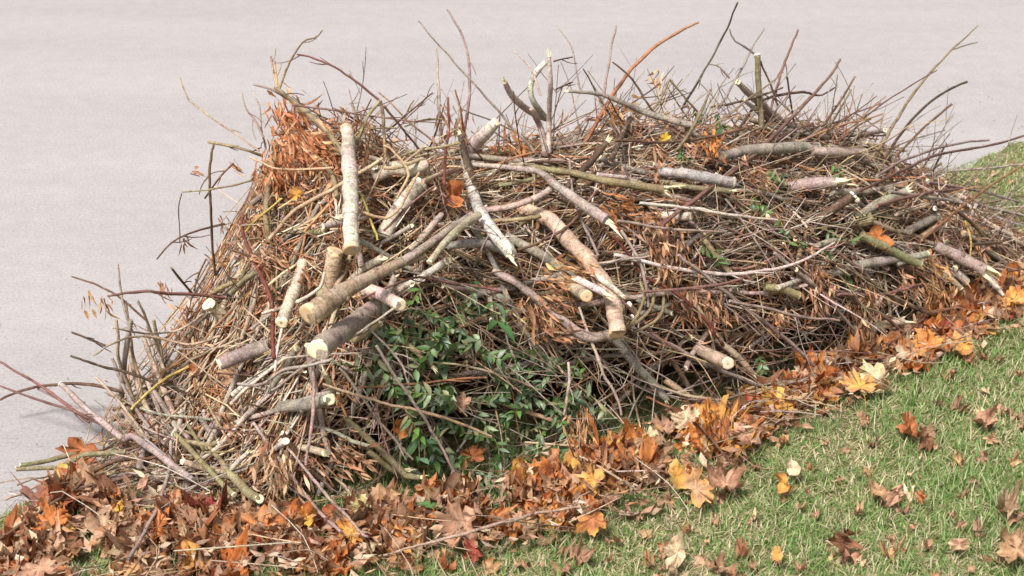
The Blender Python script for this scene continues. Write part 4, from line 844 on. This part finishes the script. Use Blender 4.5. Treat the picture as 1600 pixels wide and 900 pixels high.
heapm = MB()
for i, b in enumerate(built):
    sc_, p, nrm, size, name, col, edge, belt, px, xy = b; out = OUT if random.random() < .8 else OVAL
    single = id(b) in top; mb = MB() if single else heapm; sm = MB() if single else None
    leaf_into(mb, p, rotm(nrm, random.random()*6.28), size, col, i*3+1, out, random.uniform(.7, 2.) if belt else random.uniform(1.1, 2.6), True, edge, sm)
    if single:
        base = f"{'small ' if size < .03 else 'large ' if size > .046 else ''}{LW[name]} {'maple' if out is OUT else 'oval'} leaf"
        lo = mb.build('fallen_leaf', [LEAF], None, p); sm.build('stalk', [TWIG], lo, p)
        say(lo, base, 'leaf', p, 'fallen leaves on the grass' if not belt else 'fallen leaves in the litter', (' with darker edges', ' lying flat' if nrm[2]/np.linalg.norm(nrm) > .8 else ' tilted up') if edge is not None and edge.mean() < np.mean(col) else (' lying flat' if nrm[2]/np.linalg.norm(nrm) > .8 else ' tilted up',))
def belt_pt(zz):
    px = random.uniform(-120, 1760); lo, hi = np.interp(px, BX, BI)-12, np.interp(px, BX, BO)+22; g_ = gnd(px, lo+(hi-lo)*random.random(), .05); g_[2] = float(ground_z(g_[0], g_[1]))+zz; return g_
FLK = [(.42,.27,.17), (.52,.38,.26), (.30,.16,.09), (.22,.12,.07), (.48,.25,.12), (.58,.46,.33), (.36,.22,.15)]
for _ in range(2300):      # crumbs and torn flakes of leaf
    p = belt_pt(random.uniform(.012, .07)); d = rng.normal(size=3)*[1, 1, .4]; V = []; leaflet_args = (p, d)
    d /= np.linalg.norm(d); s_ = np.cross(d, rng.normal(size=3)+[0, 0, 1.5]); s_ /= np.linalg.norm(s_); nn = np.cross(d, s_); ln = random.uniform(.006, .02); wd = ln*random.uniform(.2, .55)
    q = np.array([p-d*ln, p-s_*wd+d*ln*rng.normal()*.3, p+d*ln+nn*ln*rng.normal()*.4, p+s_*wd+nn*wd*rng.normal()*.5])
    heapm.add(q, [[0, 1, 2], [0, 2, 3]], np.random.rand(4, 2), vary(random.choice(FLK), .2))
for _ in range(220):       # twig bits and leaf stalks lying in the litter
    p = belt_pt(random.uniform(.03, .075)); a_ = random.random()*6.28; ln = random.uniform(.02, .12); d = np.array([math.cos(a_), math.sin(a_), random.gauss(0, .15)])
    tube(heapm, spline([p-d*ln, p+rng.normal(size=3)*ln*.15, p+d*ln], 5), random.uniform(.0006, .0016), vary(C[random.choice(['tan', 'straw', 'brown', 'pale', 'rust'])], .2), 3, cap=False)
o = heapm.build('leaf_litter', [LEAF]); tag(o, 'deep litter of fallen tan, orange and brown leaves around the brush pile', 'leaves', kind='stuff')
grit = MB()
for _ in range(260):
    k_ = random.uniform(-1., 5.); d_ = -abs(random.gauss(0, .35))-.02; q = K0+KX*k_+KN*d_; q[2] = .004; rr = random.uniform(.0015, .005)
    a_ = np.sort(rng.uniform(0, 6.28, 5)); ring = q+np.stack([np.cos(a_), np.sin(a_), a_*0], 1)*rr; topq = q+[0, 0, rr*.6]
    grit.add(np.vstack([ring, topq]), [[j, (j+1) % 5, 5] for j in range(5)], np.random.rand(6, 2), vary(random.choice([(.2,.18,.16), (.4,.36,.32), (.3,.17,.09), (.12,.1,.08)]), .2))
o = grit.build('road_grit', [LEAF], smooth=False); tag(o, 'scattered grit and leaf crumbs on the road beside the lawn edge', 'grit', kind='stuff')
# leaves one can pick out
def big_leaf(x, y, size, col, label, nrm=(0, -.5, 1), spin=0., out=OUT, curl=.8, lift=.03, edge=None, seed=0):
    z, _ = surf(x, y); g_ = gnd(x, y, .06); zg = (g_-CP)@FW; z = min(z, zg); p = CP+ray(x, y)*(z-lift); p[2] = max(p[2], float(ground_z(p[0], p[1]))+.02)
    mb = MB(); sm = MB(); leaf_into(mb, p, rotm(nrm, spin), size, LFC[col], 900+seed+int(x), out, curl, True, LFC[edge] if edge else None, sm)
    lo = mb.build('fallen_leaf', [LEAF], None, p); sm.build('stalk', [TWIG], lo, p); tag(lo, label, 'leaf', 'single leaves that stand out in the litter')
big_leaf(482,800,.034,'amber','bright yellow leaf hanging over the litter at the lower left',(.1,-1,.35),3.0,OVAL,1.,.07,'yellow')
big_leaf(372,592,.05,'tan','large tan leaf showing between the left stakes',(0,-1,.8),.5,OUT,1.5,.01)
big_leaf(320,575,.046,'rust','large rust brown leaf under the end-on disc',(-.2,-1,.6),.9,OUT,1.5,.02)
big_leaf(1372,592,.062,'cream','large cream green leaf at the edge of the grass',(-.2,-.8,.7),1.4,OUT,.6,.05,'olive')
big_leaf(1345,605,.06,'amber','large amber leaf beneath the cream green one',(0,-.3,1),.2,OUT,.5,.03,'tan')
big_leaf(82,818,.040,'orange','vivid orange leaf at the far left by the kerb grass',(0,-.6,1),.4,OUT,.9,.05)
big_leaf(98,747,.036,'olive','yellow green leaf under the pair of olive rods',(0,-.6,1),.1,OVAL,.5,.03,'yellow')
big_leaf(743,858,.034,'red','crimson leaf in the litter near the front twig',(.3,-.5,.8),2.2,OUT,1.4,.02,'brown')
big_leaf(730,822,.062,'pinktan','long pinkish folded leaf above the crimson one',(0,-.7,1),1.6,OUT,1.1,.05)
big_leaf(592,790,.050,'tan','jagged tan leaf standing in the litter below the hanging twigs',(0,-1,.5),.1,OUT,.6,.05)
big_leaf(563,797,.034,'olive','pale green yellow leaf beside the jagged tan one',(0,-1,.5),1.0,OUT,.5,.06,'cream')
big_leaf(552,828,.04,'amber','amber leaf below the pale green yellow one',(0,-.7,.8),2.0,OUT,.7,.05,'orange')
big_leaf(505,805,.045,'rust','dark rust leaf right of the bright yellow one',(0,-.7,.8),4.0,OUT,.7,.03,'red')
big_leaf(300,870,.046,'amber','golden orange leaf curled at the lower left',(.7,-.9,.5),.8,OVAL,2.,.05,'rust')
big_leaf(165,835,.045,'pinktan','pale maple leaf lying flat in the left litter',(0,-.4,1),.3,OUT,1.3,.04,'cream')
big_leaf(60,885,.045,'pinktan','pinkish leaf in the bottom left corner',(0,-.5,1),3.4,OUT,.6,.05)
big_leaf(130,700,.055,'rust','brown leaf under the slanting mauve branches at the left',(.1,-.7,.7),2.6,OUT,.8,.03)
big_leaf(250,820,.05,'orange','orange leaf behind the hanging mauve brown twig',(0,-.6,.8),1.3,OUT,.8,.04,'rust')
big_leaf(410,825,.055,'orange','orange leaf below the stubby olive branch',(0,-.6,.9),.0,OUT,.6,.05,'tan')
big_leaf(895,735,.045,'amber','yellow amber leaf at the foot of the green leaves',(0,-.9,.6),.6,OVAL,.6,.05,'brown')
big_leaf(930,752,.05,'amber','golden leaf right of the yellow amber one',(.1,-.8,.7),1.4,OUT,.6,.05,'tan')
big_leaf(862,745,.05,'rust','rust red leaf left of the yellow amber one',(0,-.8,.6),2.5,OUT,.6,.04,'orange')
big_leaf(925,810,.04,'rust','orange tan leaf just above the grass edge',(0,-.7,.7),3.3,OUT,.7,.05,'amber')
big_leaf(1110,655,.055,'amber','bright amber leaf below the tan sticks',(0,-.5,.8),1.1,OUT,1.0,.05,'rust')
big_leaf(1072,660,.045,'cream','pale cream leaf left of the bright amber one',(0,-.8,.6),.2,OUT,.6,.05)
big_leaf(1165,675,.05,'pinktan','purplish tan leaf right of the bright amber one',(0,-.4,1),2.7,OUT,.6,.04)
big_leaf(1060,745,.045,'amber','amber and green leaf at the grass edge',(.3,-.8,.6),.5,OVAL,.6,.05,'olive')
big_leaf(1085,765,.05,'tan','tan leaf beside the amber and green one',(0,-.8,.8),5.0,OUT,.7,.05,'amber')
big_leaf(1135,755,.05,'pinktan','curled brown leaf casting a dark hollow on the grass',(0,-.3,1),.5,OUT,1.4,.04,'brown')
big_leaf(1220,625,.06,'amber','wide amber leaf under the end of the pinkish white twig',(0,-.4,1),1.9,OUT,.5,.04,'yellow')
big_leaf(1170,632,.035,'red','orange red scrap of leaf left of the wide amber one',(0,-.9,.6),.1,OVAL,.4,.05,'orange')
big_leaf(1275,600,.055,'pinktan','pink grey leaf under the small mauve stub',(0,-.5,1),.9,OUT,.6,.03)
big_leaf(1375,370,.05,'orange','orange leaf glowing among the right hand branches',(0,-1,.5),2.0,OUT,.7,.05)
big_leaf(1450,540,.055,'orange','bright orange leaf in front of the pointed pale branch tip',(0,-.7,.8),.7,OUT,.8,.05,'amber')
big_leaf(1500,515,.05,'rust','deep orange leaf under the strong maroon twig',(0,-.6,.9),2.1,OUT,.7,.04,'orange')
big_leaf(1585,470,.05,'amber','amber leaf at the right edge',(0,-.8,.8),.3,OUT,.7,.06,'orange')
big_leaf(1590,435,.05,'orange','orange leaf at the right edge above the amber one',(0,-.8,.8),1.3,OUT,.7,.05,'rust')
big_leaf(1510,540,.05,'amber','amber tan leaf just above the grass at the right',(0,-.4,1),1.3,OUT,.7,.04,'tan')
big_leaf(635,672,.034,'orange','small orange leaf caught beside the green leaves',(0,-1,.5),1.1,OUT,.6,.07)
big_leaf(740,715,.034,'rust','small rust leaf under the green leaves',(0,-1,.5),.1,OUT,.6,.05)
big_leaf(705,305,.038,'rust','orange brown leaf caught left of the dark upright stem',(.5,-1,.4),.4,OVAL,2.2,.06,'orange')
big_leaf(464,305,.022,'amber','amber leaf scrap below the rusty leaf bunch',(0,-1,.4),1.2,OUT,.7,.10)
big_leaf(1040,218,.018,'yellow','yellow leaf scrap on the crest right of the middle',(0,-1,.4),1.2,OUT,.7,.05)
big_leaf(725,632,.03,'pinktan','brown leaf resting on top of the green leaves',(0,-1,.8),1.2,OUT,.9,.07)
big_leaf(1372,768,.034,'tan','left of the folded tan leaf pair on the grass',(-.3,-.5,.8),.5,OVAL,2.2,.02)
big_leaf(1400,772,.034,'pinktan','right of the folded tan leaf pair on the grass',(.4,-.5,.8),2.5,OVAL,2.2,.02)
big_leaf(1318,850,.042,'brown','dark rolled leaf standing up on the grass near the bottom edge',(.3,-1,.3),.5,OUT,2.2,.03)
big_leaf(1240,733,.028,'cream','pale round leaf on the grass right of the middle',(0,-.8,.7),.5,OVAL,.8,.02)
big_leaf(1425,672,.036,'rust','brown maple leaf lying high on the right hand grass',(0,-.6,.9),1.5,OUT,1.8,.02)
big_leaf(1445,685,.03,'brown','darker brown leaf touching the one high on the right hand grass',(0,-.6,.9),2.5,OUT,1.8,.02)
big_leaf(1540,662,.036,'pinktan','pinkish brown leaf near the right edge of the grass',(.2,-.6,.9),.5,OUT,2.,.02)
big_leaf(1214,866,.024,'amber','square orange leaf scrap near the bottom edge',(0,-1,.5),.1,OVAL,.3,.03,'tan')
big_leaf(1578,797,.036,'dull','grey brown rolled leaf close to the right edge of the lawn',(0,-.4,.9),.5,OUT,2.6,.02,'cream')
big_leaf(1500,850,.030,'pinktan','upturned pale leaf on the lower right grass',(0,-.8,.7),1.5,OVAL,1.5,.02,'cream')
big_leaf(1590,858,.045,'tan','large tan leaf in the lower right corner',(-.3,-.5,.8),1.5,OUT,1.6,.02)
big_leaf(1060,862,.04,'cream','pale leaf on the grass near the bottom edge below the litter',(0,-.5,.9),1.5,OUT,1.8,.02)
big_leaf(1225,755,.032,'amber','orange tan leaf standing on edge left of the pale round one',(-.8,-.8,.3),.2,OVAL,1.2,.03,'rust')
for k_ in range(130):          # thin dead twigs woven through and over the green leaves
    x0 = random.uniform(560, 960); y0 = random.uniform(480, 740); a_ = random.choice([random.gauss(.25, .35), random.gauss(1.2, .5), random.gauss(-.4, .3)]); l2 = random.uniform(20, 90)
    if not any((x0-a)**2/c**2+(y0-b)**2/d**2 < 1.2 for a, b, c, d in GREEN_PX): continue
    a_ = min(a_, 1.9)
    off = random.uniform(.0, .085); q_ = [at(x0+math.cos(a_)*l2*t+random.gauss(0, 3), y0+math.sin(a_)*l2*t+random.gauss(0, 3), off) for t in (-1, -.3, .3, 1)]
    kc = random.choice(['straw', 'tan', 'pale', 'brown', 'maroon', 'mauve', 'rust']); mb = MB(); tube(mb, spline(q_, 9), np.linspace(1, .6, 9)*random.uniform(.0007, .0017), vary(C[kc], .15), 5)
    say(mb.build('thin_twig', [TWIG], None, q_[0]), f"thin {CW[kc]} twig over green leaves", 'twig', q_[1], 'thin twigs over the green patch')
for x, y, l_ in ((1510,480,'white scrap of paper lying on the leaves at the right'),(1540,487,'crumpled white and red scrap beside the plain white one')):
    p = gnd(x, y, .06); p = CP+ray(x, y)*(min(surf(x, y)[0], (p-CP)@FW)-.05); mb = MB(); leaf_into(mb, p, rotm((0, -.6, .8), x), .022, (.8, .77, .78), x, OVAL, 1.6, False, (.75, .7, .72) if x < 1530 else (.5, .2, .22))
    tag(mb.build('paper_scrap', [LEAF], None, p), l_, 'litter', 'white scraps on the leaves')

# dried leaf bunches: long shrivelled leaflets hanging from a twig
DRY = [(.34,.165,.085), (.43,.25,.14), (.24,.12,.065), (.50,.33,.21), (.38,.18,.09)]
def leaflet(mb, p, d, ln, wd, col, curl=1.):
    d = d/np.linalg.norm(d); n = 6; t = np.linspace(0, 1, n); s_ = np.cross(d, rng.normal(size=3)); s_ /= np.linalg.norm(s_); nn = np.cross(d, s_)
    ang = curl*random.uniform(-1.2, 1.2); c_ = p+np.outer(t*ln, d)+np.outer((t**2)*ln*.35*ang, nn); tw = np.cumsum(np.full(n, random.uniform(-.5, .5)))
    wv = wd*np.sin(np.clip(t*.93+.07, 0, 1)**.8*math.pi)*(1+.15*rng.normal(size=n)); wv[-1] = wd*.05
    a = np.cos(tw)[:, None]*s_+np.sin(tw)[:, None]*nn; b = -np.sin(tw)[:, None]*s_+np.cos(tw)[:, None]*nn; fold = random.uniform(.1, .8)
    L_ = c_+a*wv[:, None]+b*(wv*fold)[:, None]; R_ = c_-a*wv[:, None]+b*(wv*fold)[:, None]; V = np.stack([L_, c_, R_], 1).reshape(-1, 3)
    f = [[q*3+j, q*3+j+1, q*3+3+j+1, q*3+3+j] for q in range(n-1) for j in (0, 1)]
    mb.add(V, f, np.random.rand(len(V), 2), np.array(col)*(1+.1*rng.normal(size=(len(V), 1))))
def bunch(x, y, size, ang, count, label, lift=.03, pal=None, spread=.34, lens=(.022, .045)):
    count = int(count*1.35) if count > 16 else count
    """ang: direction the leaflets hang in the picture, degrees from straight down (positive = to the right)"""
    z, _ = surf(x, y); p = CP+ray(x, y)*(z-lift); sp = size*z/FP
    d0 = RT*math.sin(R(ang))-UP*math.cos(R(ang))-FW*.25; st = MB(); lf = MB(); c = pal or DRY
    a = p-d0*sp*.6; b = p+d0*sp*.5; pts = spline([a, (a+b)/2+rng.normal(size=3)*sp*.1, b], 7); tube(st, pts, np.linspace(.0018, .001, 7), C['brown'], 5)
    for k in range(count):
        q = random.random(); o_ = pts[min(6, int(q*7))]+rng.normal(size=3)*sp*.42; d = d0+rng.normal(size=3)*spread
        leaflet(lf, o_, d, random.uniform(*lens)*(.7+.3*size/40), random.uniform(.0013, .0044), vary(random.choice(c), .28), random.uniform(.6, 2.2))
    s = st.build('dry_leaf_bunch', [TWIG], None, p); tag(s, label, 'dead leaves', 'dried leaf bunches caught in the branches'); lf.build('leaflets', [LEAF], s, p)
B = bunch
RUST = [(.44,.17,.07), (.52,.25,.12), (.30,.12,.055), (.58,.34,.2), (.46,.19,.08)]
B(455,185,38,25,130,'rusty leaf bunch at the top left peak, the uppermost one',.05,RUST); B(475,225,42,30,150,'big rusty leaf bunch below the top left peak',.05,RUST)
B(440,255,38,15,130,'dense rusty leaves left of the upright cream log top',.04,RUST); B(505,235,36,50,110,'rusty leaves along the grey olive arching branch',.05,RUST)
B(430,290,30,10,60,'rusty leaves round the upright olive stem',.03); B(475,275,30,20,60,'rusty leaves above the straw coloured rod',.04)
B(345,345,14,10,7,'papery leaves hanging from the brown upright twig'); B(365,262,12,50,7,'papery leaf tuft at the upper left',0); B(303,271,9,90,5,'single dry leaf tuft floating off a fine shoot at the left',0)
B(288,377,8,10,5,'pair of dry leaves on the brown curving twig',0); B(325,402,12,50,7,'dark dry leaf tuft above the end-on disc',0)
B(140,470,14,10,7,'winged seeds hanging from the twig over the road, left bunch',0,[(.36,.2,.08)],.25); B(165,475,15,20,9,'winged seeds hanging from the twig over the road, right bunch',0,[(.36,.2,.08),(.3,.15,.06)],.3)
B(256,452,16,15,10,'seed bunch hanging over the left thicket',0,None,.3)
B(390,370,34,20,55,'dry grassy leaves left of the red stem',.03); B(420,400,34,60,55,'dry grassy leaves right of the red stem top',.04); B(400,345,30,10,40,'straw leaves beside the upright olive stem foot',.03)
B(300,505,34,30,50,'dry leaves above the end-on disc stump',.03); B(330,620,34,10,40,'dry leaves under the grey brown log',.03); B(370,655,34,30,45,'dry leaves low in the left thicket',.04)
B(432,735,34,5,55,'pale tan leaf bunch hanging low at the left',.10,[(.5,.33,.2),(.42,.25,.14),(.55,.38,.24)],.3); B(420,700,26,-10,30,'dry leaves above the pale tan bunch',.09)
B(540,718,34,60,40,'dark reddish leaves low in the gap left of the green leaves',.06); B(480,430,20,40,16,'dry leaves beside the slim pale log',.05)
B(885,430,36,60,60,'dry leaf bunch on the heavy curved trunk',.13,[(.46,.26,.12),(.36,.18,.08),(.5,.3,.15)],.3); B(870,470,32,60,42,'dry leaves left of the yellow brown log face',.10)
B(835,490,34,20,60,'rusty leaves above the green sprigs in the middle',.06); B(860,505,32,60,50,'rusty leaves left of the heavy trunk foot',.06)
B(908,665,32,0,60,'pointed tan leaf bunch hanging over the green leaves',.10,[(.5,.28,.14),(.42,.21,.09),(.56,.35,.2)],.25); B(905,690,26,5,40,'lower half of the tan leaves over the green ones, amber tipped',.09,[(.5,.28,.1)],.3)
B(1040,375,32,10,60,'rusty leaves hanging under the short pale log',.06); B(1035,405,32,5,65,'long rusty leaves in the middle right',.05,None,.25); B(1015,345,26,30,35,'rusty leaves above the mauve twig in the middle right',.05)
B(1075,465,30,20,40,'rusty leaves behind the sagging white twig',.02); B(1110,490,28,20,40,'dark rusty leaves under the maroon twigs',.02)
B(960,325,28,70,40,'dark rust leaves behind the cream cut splinter',.03,[(.3,.12,.05),(.36,.15,.05)]); B(740,300,24,10,25,'rusty leaves behind the dark upright stem',.03)
B(715,200,26,10,30,'faint rusty leaves on the crest behind the tall twigs',.0); B(800,228,26,20,35,'orange brown leaves right of the fat pale crook',.02,[(.5,.2,.06),(.4,.15,.05)]); B(775,245,22,-20,25,'orange leaves on the crest above the fork',.02,[(.5,.22,.07)])
B(960,180,24,30,26,'orange tan leaves on the bold brown twig',.02,[(.5,.25,.1)]); B(980,170,18,60,16,'tan leaves right of the bold brown twig',.0,[(.5,.3,.15)]); B(1025,118,14,-30,12,'lone tan leaf tuft above the crest',.0,[(.55,.36,.18)])
B(610,230,20,40,16,'reddish leaves beside the straight dropping twig',.03); B(530,205,12,90,6,'folded brown leaf at the top of the upright log',.04); B(570,215,20,10,16,'brown leaves right of the upright log top',.03)
B(1020,250,26,10,35,'rusty leaves under the upper right crest',.03); B(1035,275,24,0,35,'rusty leaves in front of the smooth grey log',.07); B(1110,225,26,10,30,'orange leaf bits near the level grey log',.03,[(.5,.2,.06)])
B(1100,195,18,-20,14,'orange scrap leaves on the right crest',.02,[(.5,.22,.07)]); B(1180,270,26,60,30,'brown leaves under the long maroon branch',.02)
B(1265,430,30,10,60,'brown leaves hanging under the right green sprigs',.03); B(1280,460,30,5,60,'long brown leaves in front of the dark gap at the right',.04,None,.25); B(1350,455,30,5,60,'hanging brown leaves beside the dark grey log',.05,None,.25)
B(1345,490,28,5,45,'brown leaves hanging just above the weathered branch',.05,None,.25); B(1455,425,30,30,60,'tan leaf tuft round the end of the straight olive branch',.10,[(.52,.32,.15),(.42,.22,.09)]); B(1465,455,28,5,50,'tan leaves hanging below the tuft at the right',.09,[(.5,.3,.15),(.42,.2,.09)],.25)
B(1420,440,26,10,40,'brown leaves left of the tan tuft at the right',.06); B(1470,400,24,5,36,'reddish leaves behind the thick mauve log',.04); B(1215,495,26,20,30,'brown leaf bits beside the olive stub',.02); B(1240,300,26,60,26,'brown leaves left of the torn white barked log',.02)
B(1530,390,20,20,16,'rust leaves under the short brown rods at the right',.03); B(690,175,16,20,12,'faint pinkish leaf bits on the tall pink twig',.0,[(.45,.25,.16)])

# ------------------------------------------------------------------ green cuttings
GR = [(.05,.115,.025), (.085,.16,.035), (.13,.19,.085), (.19,.25,.14), (.025,.06,.022), (.14,.19,.12), (.07,.13,.03), (.045,.09,.04), (.2,.2,.1)]
def gleaf(mb, p, d, up, ln, wd, col):
    d = d/np.linalg.norm(d); s_ = np.cross(d, up); s_ /= np.linalg.norm(s_)+1e-9; nn = np.cross(s_, d); n = 6; t = np.linspace(0, 1, n)
    c_ = p+np.outer(t*ln, d)-np.outer(t**2*ln*random.uniform(-.1, .45), nn); wv = wd*np.sin(np.clip(t*.95+.05, 0, 1)**.85*math.pi); wv[-1] = .0003; v_ = .28
    V = np.stack([c_+s_*wv[:, None]+nn*(wv*v_)[:, None], c_, c_-s_*wv[:, None]+nn*(wv*v_)[:, None]], 1).reshape(-1, 3)
    f = [[q*3+j, q*3+j+1, q*3+3+j+1, q*3+3+j] for q in range(n-1) for j in (0, 1)]; cc = np.array(col)*np.ones((len(V), 3)); cc[1::3] *= 1.25
    mb.add(V, f, np.random.rand(len(V), 2), cc)
def sprig(x, y, ln, ang, label, lift=.04, big=1., pal=None, pairs=7, group='green leafy cuttings in the pile'):
    z, _ = surf(x, y); p = CP+ray(x, y)*(z-lift); d0 = RT*math.sin(R(ang))-UP*math.cos(R(ang)); d0 = d0-FW*random.uniform(-.1, .35); L_ = ln*z/FP
    a = p-d0*L_*.5; b = p+d0*L_*.5; pts = spline([a, (a+b)/2+rng.normal(size=3)*L_*.12, b], 2*pairs); st, lf = MB(), MB(); tube(st, pts, np.linspace(.0016, .0008, len(pts)), (.16, .17, .06), 5)
    for k in range(pairs*2):
        t = pts[min(len(pts)-1, k+1)]-pts[k-1 if k else 0]; t /= np.linalg.norm(t); s_ = np.cross(t, rng.normal(size=3)); s_ /= np.linalg.norm(s_)
        for sg in (-1, 1):
            d = t*random.uniform(.3, .9)+s_*sg+rng.normal(size=3)*.2; up = -FW*.7+np.array([0, 0, .9])+rng.normal(size=3)*.5
            gleaf(lf, pts[k], d, up, random.uniform(.016, .032)*big, random.uniform(.0036, .0062)*big, vary(random.choice(pal or GR), .2))
    s = st.build('leafy_cutting', [TWIG], None, p); tag(s, label, 'leafy cutting', group) if label else say(s, ('long' if ln > 80 else 'short')+' green leafy cutting', 'leafy cutting', p, group, (' hanging down' if abs(ang) < 30 else ' lying sideways' if abs(ang) < 80 else ' pointing up',)); lf.build('leaves', [GREEN], s, p)
GP = [(612,515),(640,500),(600,560),(640,560),(680,500),(700,480),(735,480),(770,490),(675,545),(710,540),(745,530),(790,535),(620,600),(655,610),(700,590),(735,580),(770,575),(805,565),(840,565),(870,575),(830,600),(790,610),(755,620),(715,640),(680,640),(860,620),(895,590),(925,600),(940,640),(900,640),(800,650),(765,660),(835,655),(870,665),(730,670),(690,680),(655,690),(640,720),(670,720),(710,705),(750,700),(790,690),(830,700),(870,700),(905,715),(740,735),(700,745),(680,770),(940,690),(975,660),(960,610),(985,600),(1000,640),(1020,660),(640,640),(585,540),(570,590),(630,535),(860,595),(815,585)]
for i, (x, y) in enumerate(GP):
    if i % 4 == 3 or x > 945: continue
    px_, py_ = x, y; y2 = 'upper' if y < 560 else 'middle' if y < 650 else 'lower'; x2 = 'left side' if x < 680 else 'centre' if x < 850 else 'right side'
    sprig(x+random.uniform(-6, 6), y+random.uniform(-6, 6), random.uniform(50, 110), random.uniform(-110, 110), None, random.uniform(.02, .085), random.uniform(.7, 1.2), group='cuttings in the green patch')
for x, y, ln, ang, l_ in ((1215,290,50,10,'green sprig hanging by the torn white barked log'),(1205,275,40,80,'grey green sprig above the long maroon branch'),(1185,325,30,60,'yellow green tuft below the long maroon branch'),(1225,360,50,20,'green sprig left of the dark gap at the right'),(1240,375,40,60,'dark green sprig low in the right half'),(1312,370,46,70,'bright green tuft beside the dark stub at the right'),(1320,430,50,20,'green sprig beside the dark grey log'),(1065,245,26,10,'single broad green leaf at the crest'),(1125,190,30,20,'green leaves on the far right crest'),(1305,270,30,10,'small green leaves by the torn white bark'),(1090,180,24,30,'grey green leaves on the crest by the tall twigs'),(1190,600-30,30,20,'dark green leaf in the gap near the round tan sawn face'),(1110,400,40,50,'green leaf among the middle right twigs'),(1280,390,40,50,'green leaf over the brown hanging leaves at the right')):
    sprig(x, y, ln*.8, ang, l_, .03, .85, [(.07,.14,.035),(.10,.17,.06),(.05,.11,.04)], 3)
for x, y, l_ in ((775,478+10,'grey green oval leaf pair at the top of the green patch'),(655,700,'grey green leaf pair low at the left of the green patch'),(925,690,'fresh green leaf below the tan leaf bunch'),(900,710,'dark broad leaf at the foot of the green patch'),(685,808,'dark green leaf lying in the litter')):
    sprig(x, y, 30, random.uniform(-40, 40), l_, .08, 1.9, [(.12,.19,.11),(.07,.16,.05)], 1)
# fine side shoots with small leaves that fill the dark gaps of the green patch
# loose dead leaflets caught all over the tangle
scr = MB()
for i in range(9500):
    s = random.uniform(SMIN+.3, SMAX-.2) if i % 2 else SMIN+.38+abs(random.gauss(.12, .3)); s = min(s, SMAX-.2); phi = random.triangular(0, 2.1, .9); dep = random.expovariate(1/.025); p = shell(np.array([s]), np.array([phi]), dep)[0]
    px, py, _ = proj(p)
    if any((px-a)**2/c**2+(py-b)**2/d**2 < 1 for a, b, c, d in GREEN_PX) and random.random() < .85: continue
    leaflet(scr, p, np.array([random.gauss(.3, .6), random.gauss(-.3, .6), random.gauss(-.5, .6)]), random.uniform(.015, .05), random.uniform(.0008, .004), vary(random.choice(DRY), .28), 2.)
o = scr.build('dead_leaflets', [LEAF]); tag(o, 'loose shrivelled brown leaflets caught through the whole brush pile', 'dead leaves', kind='stuff')
